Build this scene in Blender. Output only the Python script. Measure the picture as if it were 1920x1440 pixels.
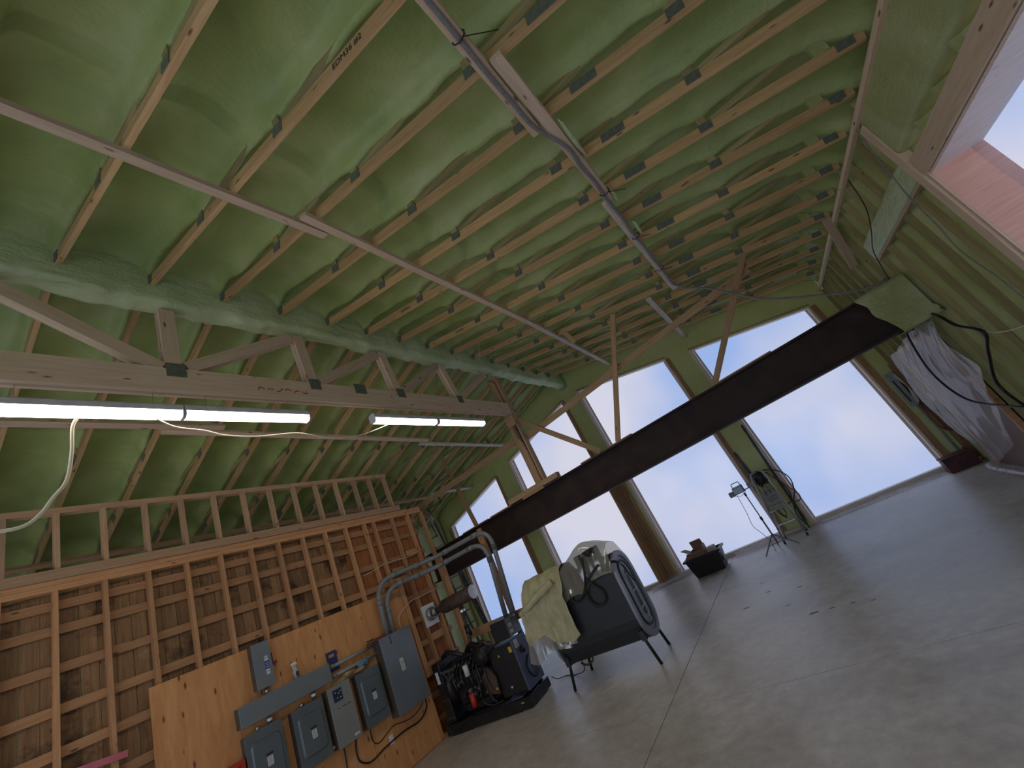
import bpy, math, random
from mathutils import Matrix, Vector, noise
random.seed(7)
S = bpy.context.scene
for o in list(bpy.data.objects): bpy.data.objects.remove(o)
C = S.collection
# ---------------------------------------------------------------- camera
RC = [[0.725724, 0.546605, -0.417789], [-0.550026, 0.096182, -0.82959], [-0.413275, 0.831848, 0.370449]]
cam = bpy.data.cameras.new('camera'); cam.sensor_fit = 'HORIZONTAL'; cam.sensor_width = 36
cam.lens = 36 * 782.92 / 1920; cam.clip_start = .05; cam.clip_end = 200
co = bpy.data.objects.new('camera', cam); C.objects.link(co)
r, d, f = RC
co.matrix_world = Matrix(((r[0], -d[0], -f[0], 0), (r[1], -d[1], -f[1], 0), (r[2], -d[2], -f[2], 1.83), (0, 0, 0, 1)))
S.camera = co
# ---------------------------------------------------------------- sky, exposure
W = bpy.data.worlds.new('sky'); S.world = W; W.use_nodes = True
nt = W.node_tree; nt.nodes.clear()
wo = nt.nodes.new('ShaderNodeOutputWorld'); bg = nt.nodes.new('ShaderNodeBackground')
tc = nt.nodes.new('ShaderNodeTexCoord'); nz = nt.nodes.new('ShaderNodeTexNoise'); rp = nt.nodes.new('ShaderNodeValToRGB')
nz.inputs['Scale'].default_value = 2.6; nz.inputs['Detail'].default_value = 3; nz.inputs['Roughness'].default_value = .45
rp.color_ramp.elements[0].position = .38; rp.color_ramp.elements[0].color = (.46, .65, 1.0, 1)
rp.color_ramp.elements[1].position = .62; rp.color_ramp.elements[1].color = (1.0, .96, .98, 1)
nt.links.new(tc.outputs['Generated'], nz.inputs['Vector']); nt.links.new(nz.outputs['Fac'], rp.inputs['Fac'])
nt.links.new(rp.outputs['Color'], bg.inputs['Color']); bg.inputs['Strength'].default_value = 1.0
nt.links.new(bg.outputs['Background'], wo.inputs['Surface'])
S.view_settings.view_transform = 'Standard'; S.view_settings.look = 'None'
S.view_settings.gamma = 1; S.view_settings.use_curve_mapping = False
S.view_settings.exposure = 0.64
S.cycles.max_bounces = 6; S.cycles.diffuse_bounces = 3; S.cycles.glossy_bounces = 2; S.cycles.transparent_max_bounces = 8
# ---------------------------------------------------------------- materials
MATS = {}
def newmat(name):
    m = bpy.data.materials.new(name); m.use_nodes = True; MATS[name] = m
    return m, m.node_tree, m.node_tree.nodes['Principled BSDF']
def ND(t, kind, **kw):
    n = t.nodes.new(kind)
    for k, v in kw.items():
        if k in n.inputs: n.inputs[k].default_value = v
        else: setattr(n, k, v)
    return n
def c4(c): return (c[0], c[1], c[2], 1)
def sr(r, g, b):
    def l(v):
        v /= 255
        return v / 12.92 if v < .04045 else ((v + .055) / 1.055) ** 2.4
    return (l(r), l(g), l(b))
def plain(name, col, rough=.6, metal=0, var=.12, scale=9, bump=0):
    m, t, b = newmat(name)
    b.inputs['Roughness'].default_value = rough; b.inputs['Metallic'].default_value = metal
    tc = ND(t, 'ShaderNodeTexCoord'); n = ND(t, 'ShaderNodeTexNoise', Scale=scale, Detail=4)
    rp = ND(t, 'ShaderNodeValToRGB')
    rp.color_ramp.elements[0].position = .3; rp.color_ramp.elements[1].position = .7
    rp.color_ramp.elements[0].color = c4([x * (1 - var) for x in col]); rp.color_ramp.elements[1].color = c4([min(1, x * (1 + var)) for x in col])
    t.links.new(tc.outputs['Object'], n.inputs['Vector']); t.links.new(n.outputs['Fac'], rp.inputs['Fac']); t.links.new(rp.outputs['Color'], b.inputs['Base Color'])
    if bump:
        bp = ND(t, 'ShaderNodeBump', Strength=bump, Distance=.01); t.links.new(n.outputs['Fac'], bp.inputs['Height']); t.links.new(bp.outputs['Normal'], b.inputs['Normal'])
    return m
def wood(name, c1, c2, knot=.07, grain=16, vary=.18, sc=1.0, rough=.7, stain=False):
    """grain runs along the board's own x axis"""
    m, t, b = newmat(name); b.inputs['Roughness'].default_value = rough
    tc = ND(t, 'ShaderNodeTexCoord'); oi = ND(t, 'ShaderNodeObjectInfo')
    sh = ND(t, 'ShaderNodeVectorMath', operation='SCALE'); sh.inputs[0].default_value = (37, 11, 23)
    t.links.new(oi.outputs['Random'], sh.inputs['Scale'])
    ad = ND(t, 'ShaderNodeVectorMath', operation='ADD'); t.links.new(tc.outputs['Object'], ad.inputs[0]); t.links.new(sh.outputs[0], ad.inputs[1])
    mp = ND(t, 'ShaderNodeMapping'); mp.inputs['Scale'].default_value = (1.1 * sc, grain * sc, grain * sc); t.links.new(ad.outputs[0], mp.inputs['Vector'])
    n = ND(t, 'ShaderNodeTexNoise', Scale=2.2, Detail=5, Roughness=.6, Distortion=.6); t.links.new(mp.outputs[0], n.inputs['Vector'])
    rp = ND(t, 'ShaderNodeValToRGB'); rp.color_ramp.elements[0].position = .32; rp.color_ramp.elements[1].position = .68
    rp.color_ramp.elements[0].color = c4(c1); rp.color_ramp.elements[1].color = c4(c2); t.links.new(n.outputs['Fac'], rp.inputs['Fac'])
    mk = ND(t, 'ShaderNodeMapping'); mk.inputs['Scale'].default_value = (2.2 * sc, 7 * sc, 7 * sc); t.links.new(ad.outputs[0], mk.inputs['Vector'])
    vo = ND(t, 'ShaderNodeTexVoronoi', Scale=1.5); t.links.new(mk.outputs[0], vo.inputs['Vector'])
    kr = ND(t, 'ShaderNodeValToRGB'); kr.color_ramp.elements[0].position = knot; kr.color_ramp.elements[1].position = knot + .07
    kr.color_ramp.elements[0].color = (.28, .2, .16, 1); kr.color_ramp.elements[1].color = (1, 1, 1, 1); t.links.new(vo.outputs['Distance'], kr.inputs['Fac'])
    mx = ND(t, 'ShaderNodeMix', data_type='RGBA', blend_type='MULTIPLY'); mx.inputs[0].default_value = 1
    t.links.new(rp.outputs['Color'], mx.inputs[6]); t.links.new(kr.outputs['Color'], mx.inputs[7])
    hs = ND(t, 'ShaderNodeHueSaturation'); mr = ND(t, 'ShaderNodeMapRange'); mr.inputs['To Min'].default_value = 1 - vary; mr.inputs['To Max'].default_value = 1 + vary
    t.links.new(oi.outputs['Random'], mr.inputs['Value']); t.links.new(mr.outputs[0], hs.inputs['Value']); t.links.new(mx.outputs[2], hs.inputs['Color'])
    if stain:   # old water and soot stains that run across the planks
        ge = ND(t, 'ShaderNodeNewGeometry'); sn = ND(t, 'ShaderNodeTexNoise', Scale=1.7, Detail=5, Roughness=.65); t.links.new(ge.outputs['Position'], sn.inputs['Vector'])
        sp = ND(t, 'ShaderNodeValToRGB'); q = sp.color_ramp.elements; q[0].position = .36; q[0].color = (.22, .17, .14, 1); q[1].position = .47; q[1].color = (1, 1, 1, 1); k = q.new(.62); k.color = (1, 1, 1, 1); k = q.new(.68); k.color = (1.5, 1.6, 1.8, 1); t.links.new(sn.outputs['Fac'], sp.inputs['Fac'])
        ms = ND(t, 'ShaderNodeMix', data_type='RGBA', blend_type='MULTIPLY'); ms.inputs[0].default_value = 1; t.links.new(hs.outputs['Color'], ms.inputs[6]); t.links.new(sp.outputs['Color'], ms.inputs[7]); t.links.new(ms.outputs[2], b.inputs['Base Color'])
    else: t.links.new(hs.outputs['Color'], b.inputs['Base Color'])
    bp = ND(t, 'ShaderNodeBump', Strength=.15, Distance=.004); t.links.new(n.outputs['Fac'], bp.inputs['Height']); t.links.new(bp.outputs['Normal'], b.inputs['Normal'])
    return m
def foam(name, c1, c2, c3, sc=1.0, bump=.55):
    m, t, b = newmat(name); b.inputs['Roughness'].default_value = .5
    tc = ND(t, 'ShaderNodeTexCoord')
    n1 = ND(t, 'ShaderNodeTexNoise', Scale=1.3 * sc, Detail=5, Roughness=.6, Distortion=.8); n2 = ND(t, 'ShaderNodeTexNoise', Scale=34 * sc, Detail=4)
    mp = ND(t, 'ShaderNodeMapping'); mp.inputs['Scale'].default_value = (2.2, .8, 2.2); t.links.new(tc.outputs['Object'], mp.inputs['Vector'])
    n3 = ND(t, 'ShaderNodeTexNoise', Scale=5 * sc, Detail=3); t.links.new(mp.outputs[0], n3.inputs['Vector'])
    for n in (n1, n2): t.links.new(tc.outputs['Object'], n.inputs['Vector'])
    rp = ND(t, 'ShaderNodeValToRGB'); e = rp.color_ramp.elements; e[0].position = .3; e[1].position = .7; e[0].color = c4(c1); e[1].color = c4(c3)
    k = e.new(.5); k.color = c4(c2); t.links.new(n1.outputs['Fac'], rp.inputs['Fac']); t.links.new(rp.outputs['Color'], b.inputs['Base Color'])
    ma = ND(t, 'ShaderNodeMath', operation='MULTIPLY_ADD'); ma.inputs[1].default_value = .35
    t.links.new(n2.outputs['Fac'], ma.inputs[0]); t.links.new(n3.outputs['Fac'], ma.inputs[2])
    bp = ND(t, 'ShaderNodeBump', Strength=bump, Distance=.05); t.links.new(ma.outputs[0], bp.inputs['Height']); t.links.new(bp.outputs['Normal'], b.inputs['Normal'])
    return m
def sheet(name, tint, mixdiff, dcol, rough=.25, gl=.06):
    """thin plastic film: part clear, part milky"""
    m, t, b = newmat(name); t.nodes.remove(b); out = t.nodes['Material Output']
    tr = ND(t, 'ShaderNodeBsdfTransparent'); tr.inputs[0].default_value = c4(tint)
    df = ND(t, 'ShaderNodeBsdfDiffuse'); df.inputs[0].default_value = c4(dcol); tl = ND(t, 'ShaderNodeBsdfTranslucent'); tl.inputs[0].default_value = c4(dcol)
    a = ND(t, 'ShaderNodeMixShader'); a.inputs[0].default_value = .5; t.links.new(df.outputs[0], a.inputs[1]); t.links.new(tl.outputs[0], a.inputs[2])
    b2 = ND(t, 'ShaderNodeMixShader'); b2.inputs[0].default_value = mixdiff; t.links.new(tr.outputs[0], b2.inputs[1]); t.links.new(a.outputs[0], b2.inputs[2])
    g = ND(t, 'ShaderNodeBsdfGlossy'); g.inputs['Roughness'].default_value = rough; g.inputs[0].default_value = (.9, .9, .9, 1)
    c = ND(t, 'ShaderNodeMixShader'); c.inputs[0].default_value = gl; t.links.new(b2.outputs[0], c.inputs[1]); t.links.new(g.outputs[0], c.inputs[2])
    t.links.new(c.outputs[0], out.inputs['Surface'])
    return m
def emit(name, col, s):
    m, t, b = newmat(name); b.inputs['Base Color'].default_value = c4(col); b.inputs['Emission Color'].default_value = c4(col); b.inputs['Emission Strength'].default_value = s
    return m
wood('truss_wood', (.43, .255, .105), (.56, .37, .175)); wood('brace_wood', (.50, .355, .24), (.62, .465, .335)); wood('girder_wood', (.57, .41, .275), (.69, .53, .375))
wood('stud_wood', (.44, .21, .09), (.56, .30, .14)); wood('upper_wood', (.42, .25, .14), (.54, .345, .21)); wood('beam_prop_wood', (.37, .225, .11), (.49, .32, .17))
wood('plank_wood', (.18, .094, .039), (.31, .17, .077), knot=.03, vary=.2, stain=True); wood('batten_wood', (.36, .18, .08), (.48, .26, .125), vary=.25)
wood('plank_orange', (.30, .10, .032), (.42, .16, .055), knot=.04, vary=.2)
wood('plywood', (.55, .24, .083), (.69, .34, .135), knot=.075, grain=6, vary=.06, sc=.9)
wood('white_stained_wood', (.42, .34, .26), (.62, .54, .45)); wood('post_wood', (.30, .15, .075), (.46, .27, .14), knot=.06)
wood('pink_lit_ply', (.62, .32, .23), (.72, .41, .31), vary=.08, knot=.03); wood('cream_trim', (.70, .58, .50), (.82, .70, .63), vary=.06, knot=.02)  # side window boards: pink cast of the light is put into their colour
wood('overspray_wood', (.28, .22, .09), (.38, .33, .15), knot=.03)
foam('foam', (.25, .325, .10), (.32, .385, .13), (.405, .44, .19), bump=.3); foam('foam_pale', (.43, .50, .25), (.49, .56, .30), (.55, .62, .36), bump=.6)
foam('foam_yellow', (.54, .58, .20), (.60, .63, .25), (.65, .67, .31), bump=.2); foam('foam_wall', (.30, .34, .12), (.38, .41, .17), (.47, .50, .27), bump=.3)
plain('galvanised', (.19, .21, .18), .45, .5, .25, 25); plain('steel_rust', (.030, .014, .010), .75, 0, .5, 3.5, .3)
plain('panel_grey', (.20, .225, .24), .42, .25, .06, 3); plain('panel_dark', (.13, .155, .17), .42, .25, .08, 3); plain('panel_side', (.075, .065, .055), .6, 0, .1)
plain('panel_glossy', (.21, .24, .28), .28, .3, .06, 3); plain('meter_grey', (.27, .285, .275), .45, .2, .06, 3)
plain('black', (.010, .010, .011), .45, 0, .2); plain('black_metal', (.016, .017, .017), .38, .3, .4, 12); plain('rubber', (.012, .012, .014), .5, 0, .2)
plain('tank_paint', (.028, .031, .034), .5, .1, .12, 2.5); plain('tank_end', (.27, .285, .32), .4, .3, .15, 4); plain('gen_blue', (.085, .10, .165), .45, .2, .12)
plain('engine_metal', (.10, .10, .095), .4, .6, .5, 30); plain('conduit_grey', (.21, .22, .225), .5, .1, .08); plain('conduit_light', (.29, .30, .30), .5, .1, .08)
plain('label_white', (.62, .62, .64), .6, 0, .05); plain('white_plastic', (.72, .72, .72), .4, 0, .03); plain('navy_label', (.02, .03, .07), .4); plain('blue_label', (.03, .06, .28), .4)
plain('red_paint', (.45, .03, .02), .4); plain('dark_red', (.085, .018, .02), .55, 0, .3); plain('yellow', (.55, .42, .04), .5); plain('orange', (.55, .13, .03), .5)
plain('pink_paint', (.52, .13, .17), .6); plain('red_ink', (.42, .03, .03), .7); plain('ink', (.04, .03, .03), .8)
plain('rust_pipe', (.085, .055, .038), .7, .3, .35, 8, .3); plain('silver', (.5, .5, .5), .3, .9, .1); plain('aluminium', (.42, .42, .43), .35, .8, .15, 6); plain('ladder_grey', (.13, .13, .12), .5, .4, .2, 6)
plain('khaki', (.47, .43, .26), .75, 0, .18, 6, .3); plain('cardboard', (.32, .20, .14), .8, 0, .12); plain('paper', (.55, .47, .42), .8); plain('cream_cord', (.66, .60, .46), .5, 0, .05)
plain('cable_grey', (.20, .19, .185), .5, 0, .2, 40); plain('tool_red', (.20, .04, .03), .5); plain('glove', (.36, .26, .14), .85, 0, .3, 14); plain('rag_blue', (.12, .24, .36), .8); plain('plastic_blue', (.025, .045, .14), .4)
plain('door_brown', (.20, .11, .075), .55, 0, .12, 3); plain('work_light_metal', (.18, .18, .16), .45, .3); plain('lamp_housing', (.6, .6, .62), .4)
plain('bottle_clear', (.45, .45, .47), .25); plain('wire_red', (.24, .05, .04), .5); plain('grey_tray', (.07, .065, .06), .6, .2, .3)
plain('step_paper', (.34, .32, .30), .7, 0, .15, 20)
emit('tube_light', (1.0, .92, .78), 9.0)
sheet('window_film', (.455, .475, .55), .07, (.75, .75, .8)); sheet('drape_film', (.88, .86, .85), .26, (.95, .92, .92), .2, .10); sheet('clear_film', (.78, .77, .72), .38, (.75, .73, .66), .15, .16)
# concrete floor
m, t, b = newmat('concrete')
tc = ND(t, 'ShaderNodeTexCoord'); a1 = ND(t, 'ShaderNodeTexNoise', Scale=.55, Detail=6, Roughness=.6, Distortion=.5); a2 = ND(t, 'ShaderNodeTexNoise', Scale=7, Detail=5, Roughness=.7); a3 = ND(t, 'ShaderNodeTexNoise', Scale=90, Detail=2)
ge = ND(t, 'ShaderNodeNewGeometry')
for n in (a1, a2, a3): t.links.new(ge.outputs['Position'], n.inputs['Vector'])
rp = ND(t, 'ShaderNodeValToRGB'); rp.color_ramp.elements[0].position = .32; rp.color_ramp.elements[1].position = .66; rp.color_ramp.elements[0].color = (.46, .40, .345, 1); rp.color_ramp.elements[1].color = (.70, .65, .60, 1)
t.links.new(a1.outputs['Fac'], rp.inputs['Fac'])
r2 = ND(t, 'ShaderNodeValToRGB'); r2.color_ramp.elements[0].position = .3; r2.color_ramp.elements[1].position = .62; r2.color_ramp.elements[0].color = (.72, .70, .68, 1); r2.color_ramp.elements[1].color = (1, 1, 1, 1); t.links.new(a2.outputs['Fac'], r2.inputs['Fac'])
mx = ND(t, 'ShaderNodeMix', data_type='RGBA', blend_type='MULTIPLY'); mx.inputs[0].default_value = 1; t.links.new(rp.outputs['Color'], mx.inputs[6]); t.links.new(r2.outputs['Color'], mx.inputs[7]); t.links.new(mx.outputs[2], b.inputs['Base Color'])
rr = ND(t, 'ShaderNodeMapRange'); rr.inputs['To Min'].default_value = .27; rr.inputs['To Max'].default_value = .52; t.links.new(a2.outputs['Fac'], rr.inputs['Value']); t.links.new(rr.outputs[0], b.inputs['Roughness'])
bp = ND(t, 'ShaderNodeBump', Strength=.08, Distance=.01); t.links.new(a3.outputs['Fac'], bp.inputs['Height']); t.links.new(bp.outputs['Normal'], b.inputs['Normal'])
# ---------------------------------------------------------------- geometry helpers
def tag(o, label, cat, group=None):
    o['label'] = label; o['category'] = cat
    if group: o['group'] = group
    return o
def thing(name, loc, label=None, cat=None, group=None, kind=None):
    o = bpy.data.objects.new(name, None); o.empty_display_size = .1; o.location = loc; C.objects.link(o)
    if label: tag(o, label, cat, group)
    if kind: o['kind'] = kind
    return o
def world_of(o):
    M = o.matrix_basis.copy()
    if o.parent: M = world_of(o.parent) @ o.matrix_parent_inverse @ M
    return M
def link(name, me, parent=None, M=None):
    o = bpy.data.objects.new(name, me); C.objects.link(o)
    if parent:
        o.parent = parent; o.matrix_parent_inverse = world_of(parent).inverted()
    if M: o.matrix_basis = M
    return o
class MB:
    def __init__(s): s.v = []; s.f = []
    def add(s, vs, fs):
        k = len(s.v); s.v += [tuple(v) for v in vs]; s.f += [tuple(i + k for i in f) for f in fs]; return s
    def box(s, a, b):
        (x0, y0, z0), (x1, y1, z1) = a, b
        return s.add([(x0, y0, z0), (x1, y0, z0), (x1, y1, z0), (x0, y1, z0), (x0, y0, z1), (x1, y0, z1), (x1, y1, z1), (x0, y1, z1)],
                     [(3, 2, 1, 0), (4, 5, 6, 7), (0, 1, 5, 4), (1, 2, 6, 5), (2, 3, 7, 6), (3, 0, 4, 7)])
    def bar(s, p, q, w, t, up=(0, 0, 1)):
        M, L = frame(p, q, up); vs = [M @ Vector((x, y, z)) for z in (-w / 2, w / 2) for x, y in ((0, -t / 2), (L, -t / 2), (L, t / 2), (0, t / 2))]
        return s.add(vs, [(3, 2, 1, 0), (4, 5, 6, 7), (0, 1, 5, 4), (1, 2, 6, 5), (2, 3, 7, 6), (3, 0, 4, 7)])
    def tube(s, pts, r, n=8, caps=True, closed=False):
        P = [Vector(p) for p in pts]; m = len(P); k = len(s.v); prev = None
        for i in range(m):
            a = P[i - 1] if (i or closed) else P[0]; b_ = P[(i + 1) % m] if (i < m - 1 or closed) else P[-1]
            T = (b_ - a).normalized() if (b_ - a).length > 1e-9 else Vector((0, 0, 1))
            if prev is None:
                h = Vector((0, 0, 1)) if abs(T.z) < .9 else Vector((1, 0, 0)); U = T.cross(h).normalized()
            else:
                U = (prev - T * prev.dot(T)).normalized()
            V = T.cross(U); prev = U; rr = r[i] if isinstance(r, (list, tuple)) else r
            for j in range(n):
                an = 2 * math.pi * j / n; s.v.append(tuple(P[i] + U * (rr * math.cos(an)) + V * (rr * math.sin(an))))
        for i in range(m if closed else m - 1):
            for j in range(n):
                a = k + i * n + j; b_ = k + i * n + (j + 1) % n; c = k + ((i + 1) % m) * n + (j + 1) % n; d = k + ((i + 1) % m) * n + j
                s.f.append((a, b_, c, d))
        if caps and not closed:
            s.f.append(tuple(k + j for j in reversed(range(n)))); s.f.append(tuple(k + (m - 1) * n + j for j in range(n)))
        return s
    def prism(s, poly, axis, a, b):
        """poly in the other two axes (in order), extruded along axis from a to b"""
        n = len(poly); k = len(s.v)
        for t_ in (a, b):
            for (u, v) in poly: s.v.append({0: (t_, u, v), 1: (u, t_, v), 2: (u, v, t_)}[axis])
        s.f.append(tuple(k + i for i in reversed(range(n)))); s.f.append(tuple(k + n + i for i in range(n)))
        for i in range(n): j = (i + 1) % n; s.f.append((k + i, k + j, k + n + j, k + n + i))
        return s
    def cyl(s, p, q, r, n=16): return s.tube([p, q], r, n)
    def grid(s, fn, nu, nv, closed=False):
        k = len(s.v)
        for i in range(nu + 1):
            for j in range(nv + 1): s.v.append(tuple(fn(i / nu, j / nv)))
        for i in range(nu):
            for j in range(nv): a = k + i * (nv + 1) + j; s.f.append((a, a + 1, a + nv + 2, a + nv + 1))
        return s
    def build(s, name, mat, parent=None, smooth=False, bevel=0):
        me = bpy.data.meshes.new(name); me.from_pydata(s.v, [], s.f); me.materials.append(MATS[mat])
        import bmesh
        bm = bmesh.new(); bm.from_mesh(me); bmesh.ops.recalc_face_normals(bm, faces=bm.faces); bm.to_mesh(me); bm.free()
        if smooth: me.polygons.foreach_set('use_smooth', [True] * len(me.polygons))
        o = link(name, me, parent)
        if bevel:
            bv = o.modifiers.new('bevel', 'BEVEL'); bv.width = bevel; bv.segments = 2; bv.limit_method = 'ANGLE'
        return o
def frame(p, q, up=(0, 0, 1)):
    p, q = Vector(p), Vector(q); X = q - p; L = X.length; X.normalize(); up = Vector(up)
    if abs(X.dot(up)) > .98 * up.length: up = Vector((0, 1, 0)) if abs(X.y) < .9 else Vector((1, 0, 0))
    Y = up.cross(X).normalized(); Z = X.cross(Y)
    return Matrix(((X.x, Y.x, Z.x, p.x), (X.y, Y.y, Z.y, p.y), (X.z, Y.z, Z.z, p.z), (0, 0, 0, 1))), L
CACHE = {}
def board(name, p, q, w, t, mat, parent=None, up=(0, 0, 1)):
    """a sawn board from p to q; w along 'up', t across; the mesh is shared between alike boards"""
    M, L = frame(p, q, up); L = round(L, 3); key = (L, round(w, 3), round(t, 3), mat)
    if key not in CACHE:
        me = bpy.data.meshes.new(name); mb = MB().box((0, -t / 2, -w / 2), (L, t / 2, w / 2)); me.from_pydata(mb.v, [], mb.f); me.materials.append(MATS[mat]); CACHE[key] = me
    return link(name, CACHE[key], parent, M)
def smooth_path(pts, k=6):
    P = [Vector(p) for p in pts]; out = []
    for i in range(len(P) - 1):
        a, b_, c, d = P[max(0, i - 1)], P[i], P[i + 1], P[min(len(P) - 1, i + 2)]
        for j in range(k):
            t_ = j / k; out.append(.5 * ((2 * b_) + (c - a) * t_ + (2 * a - 5 * b_ + 4 * c - d) * t_ * t_ + (3 * b_ - a - 3 * c + d) * t_ ** 3))
    return out + [P[-1]]
def cable(name, pts, r, mat, label=None, cat='cable', parent=None, n=7, group=None, k=6):
    o = MB().tube(smooth_path(pts, k), r, n).build(name, mat, parent, True)
    if label: tag(o, label, cat, group)
    return o
def N(x, y, z=0): return noise.noise(Vector((x, y, z)))
def rrect(u0, v0, u1, v1, r, n=4):
    out = []
    for cx, cy, a0 in ((u1 - r, v1 - r, 0), (u0 + r, v1 - r, 90), (u0 + r, v0 + r, 180), (u1 - r, v0 + r, 270)):
        for i in range(n + 1): a = math.radians(a0 + 90 * i / n); out.append((cx + r * math.cos(a), cy + r * math.sin(a)))
    return out
ORD = ['first', 'second', 'third', 'fourth', 'fifth', 'sixth', 'seventh', 'eighth', 'ninth', 'tenth', 'eleventh', 'twelfth', 'thirteenth', 'fourteenth', 'fifteenth', 'sixteenth', 'seventeenth', 'eighteenth']
XR, ZR, SL = -3.98, 5.79, .263           # ridge of the sloped ceiling and its pitch
Y0, SP = .776, .655                       # first truss in view and truss spacing
YF = 10.95                                # inner face of the window gable
XW, XP, XL = 2.27, -6.85, -10.25          # right wall, partition, far left wall
def chz(x): return ZR - SL * abs(x - XR)  # underside of the truss chords
# ================================================================ FLOOR
fl = thing('floor', (-4, 4.5, 0), kind='structure')
xs = [-10.5, -7.2, -2.41, 2.6]; ys = [-2.2, 4.65, 11.25]
for i in range(3):
    for j in range(2):
        MB().box((xs[i] + .005, ys[j] + .005, -.12), (xs[i + 1] - .005, ys[j + 1] - .005, 0)).build('slab', 'concrete', fl)
MB().box((-10.5, -2.2, -.2), (2.6, 11.25, -.022)).build('subfloor', 'panel_side', fl)
for (x, y, a) in [(-1.03, 7.17, .035), (-1.48, 7.44, .04), (-1.78, 7.04, .05), (-.7, 6.04, .035), (-.49, 6.0, .03), (-.9, 6.06, .055), (-.3, 5.9, .025), (-1.6, 8.0, .03), (-1.9, 8.6, .025), (-1.2, 6.6, .03)]:
    MB().prism([(x + a * math.cos(k) * (1 + .3 * N(x + k, y)), y + .4 * a * math.sin(k)) for k in [j * .6 for j in range(10)]], 2, .0002, .0012).build('stain', 'panel_side', fl)
# ================================================================ CEILING FOAM
def deck(side):
    L = 6.62
    def fn(a, b):
        u = a * L; x = XR + side * u; y = -2 + b * 12.98
        k = (y - Y0) / SP; dy = (k - round(k)) * SP; i = round(k)
        z = ZR - SL * u + .37 + .035 * N(x * 1.1, y * 1.4, 3) + .02 * N(x * 3, y * 2.2, 9)
        A = .11 + .07 * N(u * 1.1, i * 3.7, 1) + .03 * N(u * 4, i * 1.7, 5)
        s = .045 + .03 * abs(N(u * .9, i * 2.1, 8)); off = .03 * N(u * .7, i * 5.3, 2)
        z -= max(0, A) * math.exp(-((dy - off) / s) ** 2) + .05 * math.exp(-(dy / .16) ** 2)
        for q in (1.29, 2.51, 3.765, 5.01): z -= .06 * math.exp(-((u - q) / .11) ** 2 - (dy / .09) ** 2)
        z -= .16 * math.exp(-(u / .16) ** 2) + .2 * math.exp(-(min(0, u - 6.3) / .22) ** 2)
        return x, y, z
    return fn
for side, lab in ((1, 'ceiling'), (-1, 'ceiling')):
    o = MB().grid(deck(side), 90, 396).build('ceiling', 'foam', None, True); o['kind'] = 'structure'
# ================================================================ FRONT GABLE WITH ITS WINDOWS
wf = thing('wall_front', (XR, YF, 0), kind='structure')
cols = [(-9.9, -7.45), (-6.73, -4.27), (-3.69, -1.23), (-.62, 1.86)]
def wtop(x): return 5.385 - .252 * abs(x - XR)
def roof(x): return chz(x) + .42
ya, yb = YF, YF + .2
for (x0, x1) in cols:
    MB().prism([(x0, wtop(x0)), (x1, wtop(x1)), (x1, roof(x1)), (x0, roof(x0))], 1, ya, yb).build('foam_header', 'foam_yellow', wf)
    MB().box((x0, ya + .02, 2.72), (x1, yb, 3.12)).build('foam_transom', 'foam_yellow', wf)
    MB().box((x0, ya + .03, 0), (x1, yb, .06)).build('sill', 'cream_trim', wf)
    # wooden edge of the opening under the foam header
    board('header_edge', (x0 - .03, ya - .005, wtop(x0) + .02), (x1 + .03, ya - .005, wtop(x1) + .02), .03, .03, 'overspray_wood', wf)
px = [(XL - .2, -9.9), (-7.45, -6.73), (-4.27, -3.69), (-1.23, -.62), (1.86, XW + .25)]
for n, (x0, x1) in enumerate(px):
    poly = [(x0, 0), (x1, 0), (x1, roof(x1)), (x0, roof(x0))] if n != 2 else [(x0, 0), (x1, 0), (x1, roof(x1)), (XR, roof(XR)), (x0, roof(x0))]
    MB().prism(poly, 1, ya + .015, yb).build('foam_post', 'foam_yellow', wf)
    zt = lambda x: wtop(x) - .02
    if 0 < n < 4:
        for (xe, m, w_) in ((x0 + .05, 'post_wood', .09), (x1 - .022, 'cream_trim', .05)):
            board('post_edge', (xe, ya + .005, .02), (xe, ya + .005, zt(xe)), w_, .04, m, wf, up=(1, 0, 0))
        if n == 2:
            for k in range(4): board('post_ply', (x0 + .15 + .092 * k, ya + .012, .02), (x0 + .15 + .092 * k, ya + .012, 2.9), .085, .04, 'post_wood', wf, up=(1, 0, 0))
        if n == 1:
            board('post_ply', (x0 + .15, ya + .012, .02), (x0 + .15, ya + .012, 2.9), .07, .04, 'post_wood', wf, up=(1, 0, 0))
    elif n == 0: board('post_edge', (-9.95, ya + .005, .02), (-9.95, ya + .005, zt(-9.95)), .1, .04, 'post_wood', wf, up=(1, 0, 0))
    else:
        board('post_edge', (1.92, ya + .005, .02), (1.92, ya + .005, zt(1.92)), .11, .04, 'post_wood', wf, up=(1, 0, 0))
        board('post_edge', (2.24, ya - .02, .02), (2.24, ya - .02, 2.1), .1, .04, 'post_wood', wf, up=(1, 0, 0))
wn = 0
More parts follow.
